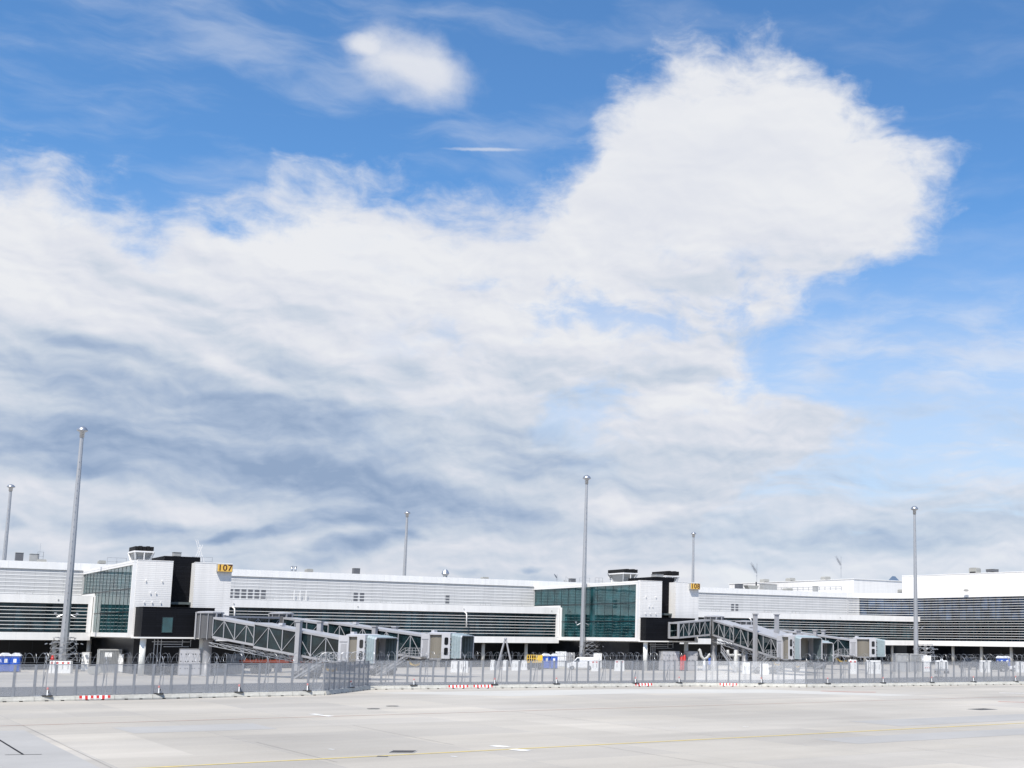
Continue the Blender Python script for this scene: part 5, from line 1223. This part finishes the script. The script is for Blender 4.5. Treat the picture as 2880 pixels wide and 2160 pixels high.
# yellow lift platform
t = thing('lift_platform', 'yellow railed lift platform in the middle, left of the blue toilets', 'lift platform', at(1506, 204), .1); b = MB()
b.box(-1.25, 1.25, -.5, .5, 1.15, 1.3); b.box(.15, 1.25, -.5, .5, 1.3, 2.35); b.build('basket', 'yellow', t); b = MB()
for x in (-1.22, -.85, -.5, -.15): b.bar((x, -.5, 1.3), (x, -.5, 2.35), .06); b.bar((x, .5, 1.3), (x, .5, 2.35), .06)
for zz in (1.8, 2.33):
    for y in (-.5, .5): b.bar((-1.22, y, zz), (.15, y, zz), .06)
b.build('rails', 'yellow', t); b = MB(); b.bar((-1.0, 0, .45), (1.0, 0, 1.15), .16, .5); b.bar((1.0, 0, .45), (-1.0, 0, 1.15), .16, .5); b.build('scissors', 'undercarriage', t); MB().box(-1.2, 1.2, -.5, .5, .25, .5).build('chassis', 'undercarriage', t)
for x in (-.8, .8): w = MB(); [w.side([(x + .25 * math.cos(a * math.pi / 8), .25 + .25 * math.sin(a * math.pi / 8)) for a in range(16)], y - .1, y + .1) for y in (-.5, .5)]; w.build('wheel_pair', 'rubber', t)
# wrapped stacks
for px, w, h, lb in ((1579, 1.9, 2.75, 'tall stack wrapped in white film beside the blue toilets'), (1606, 1.5, 2.6, 'greyer wrapped stack between the white stack and the van')):
    t = thing('wrapped_stack', lb, 'wrapped stack', at(px, 221), .15, 'stacks wrapped in white film'); b = MB(); n = int(w / .32)
    for i in range(n):
        for j in range(3): b.box(-w / 2 + i * w / n + .015, -w / 2 + (i + 1) * w / n - .015, -.6 + random.uniform(-.04, .04), .6, .16 + j * (h - .16) / 3, .16 + (j + 1) * (h - .16) / 3 - .03 + random.uniform(-.02, .0))
    b.build('load', 'roofwhite' if h > 2.7 else 'jet_light', t, bevel=.03); MB().box(-w / 2, w / 2, -.6, .6, 0, .15).build('pallet', 'barrier', t)
# red tanks, pipes and hoses under gate 108
t = thing('red_tank', 'red tank between the white air units under gate 108', 'tank', at(1922, 205), .2)
for x in (-.24, .24): MB().lathe([(.22, .1), (.24, .2), (.24, 2.25), (.12, 2.55), (.05, 2.6)], 12).build('cylinder', 'red', t, True).location = (x, 0, 0)
MB().box(-.55, .55, -.3, .3, 0, .1).build('base', 'dark', t)
t = thing('white_duct', 'curved white duct hanging left of the gate 108 rotunda column', 'duct', at(1982, 205), .1); MB().path([(-.95, 0, 3.5), (-.75, 0, 3.3), (-.5, 0, 2.4), (-.1, -.1, 1.9), (.5, 0, 2.2), (.8, 0, 2.65), (.95, 0, 2.7)], .24, 10).build('hose', 'pipe', t, True); MB().lathe([(.3, 0), (.3, .2), (.26, 2.0)], 12).build('support', 'galv', t, True)
t = thing('white_duct', 'straight white pipe on a post right of the gate 108 rotunda column', 'duct', at(2070, 200), .1); MB().path([(-1.3, 0, 3.5), (-1.25, 0, 2.9), (-1.0, 0, 2.65), (1.0, 0, 2.7), (1.25, 0, 2.95), (1.5, 0, 3.1)], .22, 10).build('pipe', 'pipe', t, True); MB().lathe([(.55, 0), (.35, 1.0), (.28, 3.5)], 14).build('support', 'pipe', t, True)
t = thing('mobile_stair', 'grey stair leaning behind the gate 108 rotunda column', 'stair', at(2045, 199), .1); b = MB()
for y in (-.45, .45): b.bar((-.9, y, 3.2), (1.4, y, .1), .08, .2)
for i in range(12): f_ = (i + .5) / 12; b.box(-.9 + 2.3 * f_ - .12, -.9 + 2.3 * f_ + .12, -.44, .44, 3.2 - 3.1 * f_ - .02, 3.2 - 3.1 * f_ + .02)
b.build('treads', 'galv', t); b = MB()
for y in (-.45, .45):
    for hz in (.5, 1.0): b.bar((-.9, y, 3.2 + hz), (1.4, y, .1 + hz), .05)
    for i in range(6): f_ = i / 5; b.bar((-.9 + 2.3 * f_, y, 3.2 - 3.1 * f_), (-.9 + 2.3 * f_, y, 4.2 - 3.1 * f_), .045)
b.build('handrail', 'jet_light', t)
t = thing('blue_drum', 'blue drum in the shade behind the gate 108 rotunda column', 'drum', at(2001, 214), 0); MB().lathe([(.5, 0), (.5, .9), (.53, .92), (.5, .95), (.5, 1.9), (.4, 2.0)], 14).build('drum', 'blue', t, True); MB().lathe([(.1, 2.0), (.1, 2.06)], 8).build('bung', 'dark', t)
# red steel trailer behind the gate 107 stair
t = thing('red_trailer', 'low red steel trailer behind the stair of gate 107', 'trailer', at(812, 170), .05); b = MB(); b.box(-6.0, 0.5, -1.0, -.8, 1.5, 1.85); b.box(0.5, 4.6, -1.0, -.8, 2.1, 2.55); b.box(-6.0, 4.6, .8, 1.0, 1.55, 1.85)
for i in range(9): x = -5.1 + i * 1.27; b.box(x - .08, x + .08, -.8, .8, 1.8, 2.0)
b.build('frame', 'rust', t); f = MB()
for x in (-4, -2.8, 2.8, 4):
    for y in (-.9, .9): f.side([(x + .5 * math.cos(a * math.pi / 9), .5 + .5 * math.sin(a * math.pi / 9)) for a in range(18)], y - .15, y + .15)
f.build('wheels', 'rubber', t); MB().box(-4.6, -2.2, -.6, .6, .9, 1.4).box(2.2, 4.6, -.6, .6, .9, 1.5).build('axle_frame', 'undercarriage', t)
for i, (px, lb) in enumerate(((268, 'left of two round cable drums before the grey container'), (278, 'right of two round cable drums before the grey container'))):
    t = thing('cable_drum', lb, 'cable drum', at(px, 160), .3, 'cable drums'); d = MB(); c = [(.55 * math.cos(a * math.pi / 10), .56 + .55 * math.sin(a * math.pi / 10)) for a in range(20)]; d.side(c, -.32, -.26); d.side(c, .26, .32); d.build('flanges', 'beige_unit', t); MB().side([(x * .6, .56 + (z - .56) * .6) for x, z in c], -.26, .26).build('cable', 'rubber', t)
t = thing('wire_cart', 'small wire cart standing behind the right fence', 'cart', at(2638, 182), .2); b = MB()
for zz in (.4, .75, 1.1):
    for y in (-.35, .35): b.bar((-.45, y, zz), (.45, y, zz), .03)
    for x in (-.45, .45): b.bar((x, -.35, zz), (x, .35, zz), .03)
for x in (-.45, -.15, .15, .45):
    for y in (-.35, .35): b.bar((x, y, .25), (x, y, 1.1), .03)
b.build('basket', 'galv', t); f = MB()
for x in (-.4, .4):
    for y in (-.3, .3): f.side([(x + .12 * math.cos(a * math.pi / 6), .12 + .12 * math.sin(a * math.pi / 6)) for a in range(12)], y - .03, y + .03)
f.build('wheels', 'rubber', t)

# vehicles (nose to -x)
def vehicle(name, cat, px, Y, rz, label, body, belt, roofl, W, paint, wheels, wr=.33, windows=True, rear_glass=True):
    """body: lower outline (x, z); belt/roofl: glasshouse outline points"""
    t = thing(name, label, cat, at(px, Y), rz, 'vehicles parked before the terminal')
    MB().side(body, -W / 2, W / 2).build('body', paint, t, bevel=.05)
    cab = belt + roofl[::-1]; n = len(cab); b = MB(); nb = len(belt)
    vs = []
    for s in (-1, 1):
        for i, (x, z) in enumerate(cab): vs.append((x, s * (W / 2 - (.03 if i < nb else .17)), z))
    b.add(vs, [tuple(range(n)), tuple(range(n, 2 * n))[::-1]] + [(i, n + i, n + (i + 1) % n, (i + 1) % n) for i in range(n)]); b.build('roof_cabin', paint, t, bevel=.03)
    return t
def wheel_set(t, xs, W, wr):
    for x in xs:
        for s in (-1, 1):
            c = [(x + wr * math.cos(a * math.pi / 10), wr + wr * math.sin(a * math.pi / 10)) for a in range(20)]
            w = MB().side(c, s * (W / 2 - .10) - .11, s * (W / 2 - .10) + .12).build('wheel', 'rubber', t)
            MB().side([(x + .6 * (p[0] - x), wr + .6 * (p[1] - wr)) for p in c], s * (W / 2 - .10) + s * .121 - .004, s * (W / 2 - .10) + s * .121 + .012).build('rim', 'silver', w)
def side_glass(t, polys, W, zb, zt):
    for i, poly in enumerate(polys):
        b = MB()
        for s in (-1, 1):
            q = [(x, s * (W / 2 - .03 - .14 * (z - zb) / (zt - zb) + .012), z) for x, z in poly]; b.add(q, [tuple(range(len(q)))])
        b.build('side_window', 'car_glass', t)
# white panel van
W = 1.85; v = vehicle('panel_van', 'van', 1636, 207, .12, 'small white panel van parked by the foot of the middle light mast', [(-2.25, .32), (-2.3, .75), (-2.2, 1.02), (-1.35, 1.22), (2.15, 1.22), (2.2, .4), (2.1, .3)], [(-1.4, 1.2), (2.15, 1.2)], [(-.62, 2.02), (2.08, 2.06)], W, 'car_white', None)
wheel_set(v, (-1.4, 1.35), W, .33); side_glass(v, [[(-1.15, 1.27), (-.25, 1.27), (-.25, 1.86), (-.60, 1.86)]], W, 1.2, 2.04)
MB().add([(-1.33, -.78, 1.30), (-1.33, .78, 1.30), (-.72, .72, 1.93), (-.72, -.72, 1.93)], [(0, 1, 2, 3)]).build('windscreen', 'car_glass', v)
for s in (-1, 1): MB().box(-2.27, -2.1, s * .78 - .12, s * .78 + .12, .78, .98).build('headlight', 'silver', v); MB().box(2.14, 2.23, s * .80 - .08, s * .80 + .08, .8, 1.3).build('tail_light', 'red', v)
# charcoal people carrier, white car, black van
W = 1.9; v = vehicle('parked_car', 'car', 2793, 221, -.05, 'charcoal grey people carrier behind the right fence', [(-2.55, .35), (-2.6, .72), (-2.45, .95), (-1.5, 1.08), (2.4, 1.1), (2.5, .5), (2.4, .32)], [(-1.6, 1.05), (2.42, 1.08)], [(-.55, 1.78), (2.1, 1.82)], W, 'car_dark', None)
wheel_set(v, (-1.62, 1.5), W, .36); side_glass(v, [[(-1.3, 1.14), (-.15, 1.14), (-.15, 1.66), (-.55, 1.66)], [(-.07, 1.14), (1.05, 1.14), (1.05, 1.68), (-.07, 1.68)], [(1.13, 1.14), (2.2, 1.14), (1.98, 1.68), (1.13, 1.68)]], W, 1.06, 1.8)
MB().add([(-1.52, -.8, 1.14), (-1.52, .8, 1.14), (-.68, .74, 1.7), (-.68, -.74, 1.7)], [(0, 1, 2, 3)]).build('windscreen', 'car_glass', v)
for s in (-1, 1): MB().box(-2.58, -2.4, s * .74 - .15, s * .74 + .15, .72, .88).build('headlight', 'silver', v)
W = 1.8; v = vehicle('parked_car', 'car', 2868, 225, .0, 'white car at the right edge behind the fence, facing the grey carrier', [(-2.2, .32), (-2.25, .66), (-2.05, .86), (-1.2, .96), (2.1, .98), (2.2, .55), (2.1, .3)], [(-1.3, .94), (1.9, .97)], [(-.4, 1.5), (1.2, 1.52)], W, 'car_white', None)
wheel_set(v, (-1.38, 1.35), W, .33); side_glass(v, [[(-1.0, 1.0), (.2, 1.0), (.2, 1.42), (-.38, 1.42)], [(.28, 1.0), (1.55, 1.0), (1.15, 1.43), (.28, 1.43)]], W, .95, 1.51)
MB().add([(-1.22, -.72, 1.0), (-1.22, .72, 1.0), (-.5, .66, 1.44), (-.5, -.66, 1.44)], [(0, 1, 2, 3)]).build('windscreen', 'car_glass', v)
W = 1.95; v = vehicle('panel_van', 'van', 2726, 236, .9, 'black van parked in front of the glass wing columns', [(-2.5, .35), (-2.55, .8), (-2.4, 1.1), (-1.5, 1.3), (2.35, 1.32), (2.4, .5), (2.3, .32)], [(-1.6, 1.27), (2.36, 1.29)], [(-.75, 2.1), (2.25, 2.2)], W, 'car_black', None)
wheel_set(v, (-1.55, 1.5), W, .36); side_glass(v, [[(-1.3, 1.36), (-.3, 1.36), (-.3, 1.95), (-.72, 1.95)], [(-.2, 1.36), (1.0, 1.36), (1.0, 1.98), (-.2, 1.98)]], W, 1.28, 2.15)
for s in (-1, 1): MB().box(2.33, 2.43, s * .82 - .09, s * .82 + .09, .95, 1.5).build('tail_light', 'red', v)
MB().add([(-1.52, -.8, 1.36), (-1.52, .8, 1.36), (-.85, .74, 2.0), (-.85, -.74, 2.0)], [(0, 1, 2, 3)]).build('windscreen', 'car_glass', v)
t = thing('beacon', 'small red beacon on a post left of the left light mast', 'beacon', at(153, 163), 0); MB().tube((0, 0, 0), (0, 0, 1.7), .05, 6).build('post', 'galv', t); MB().lathe([(.16, 1.7), (.2, 1.8), (.2, 2.0), (.15, 2.1), (.15, 2.25), (.06, 2.3)], 12).build('lamp', 'red', t)
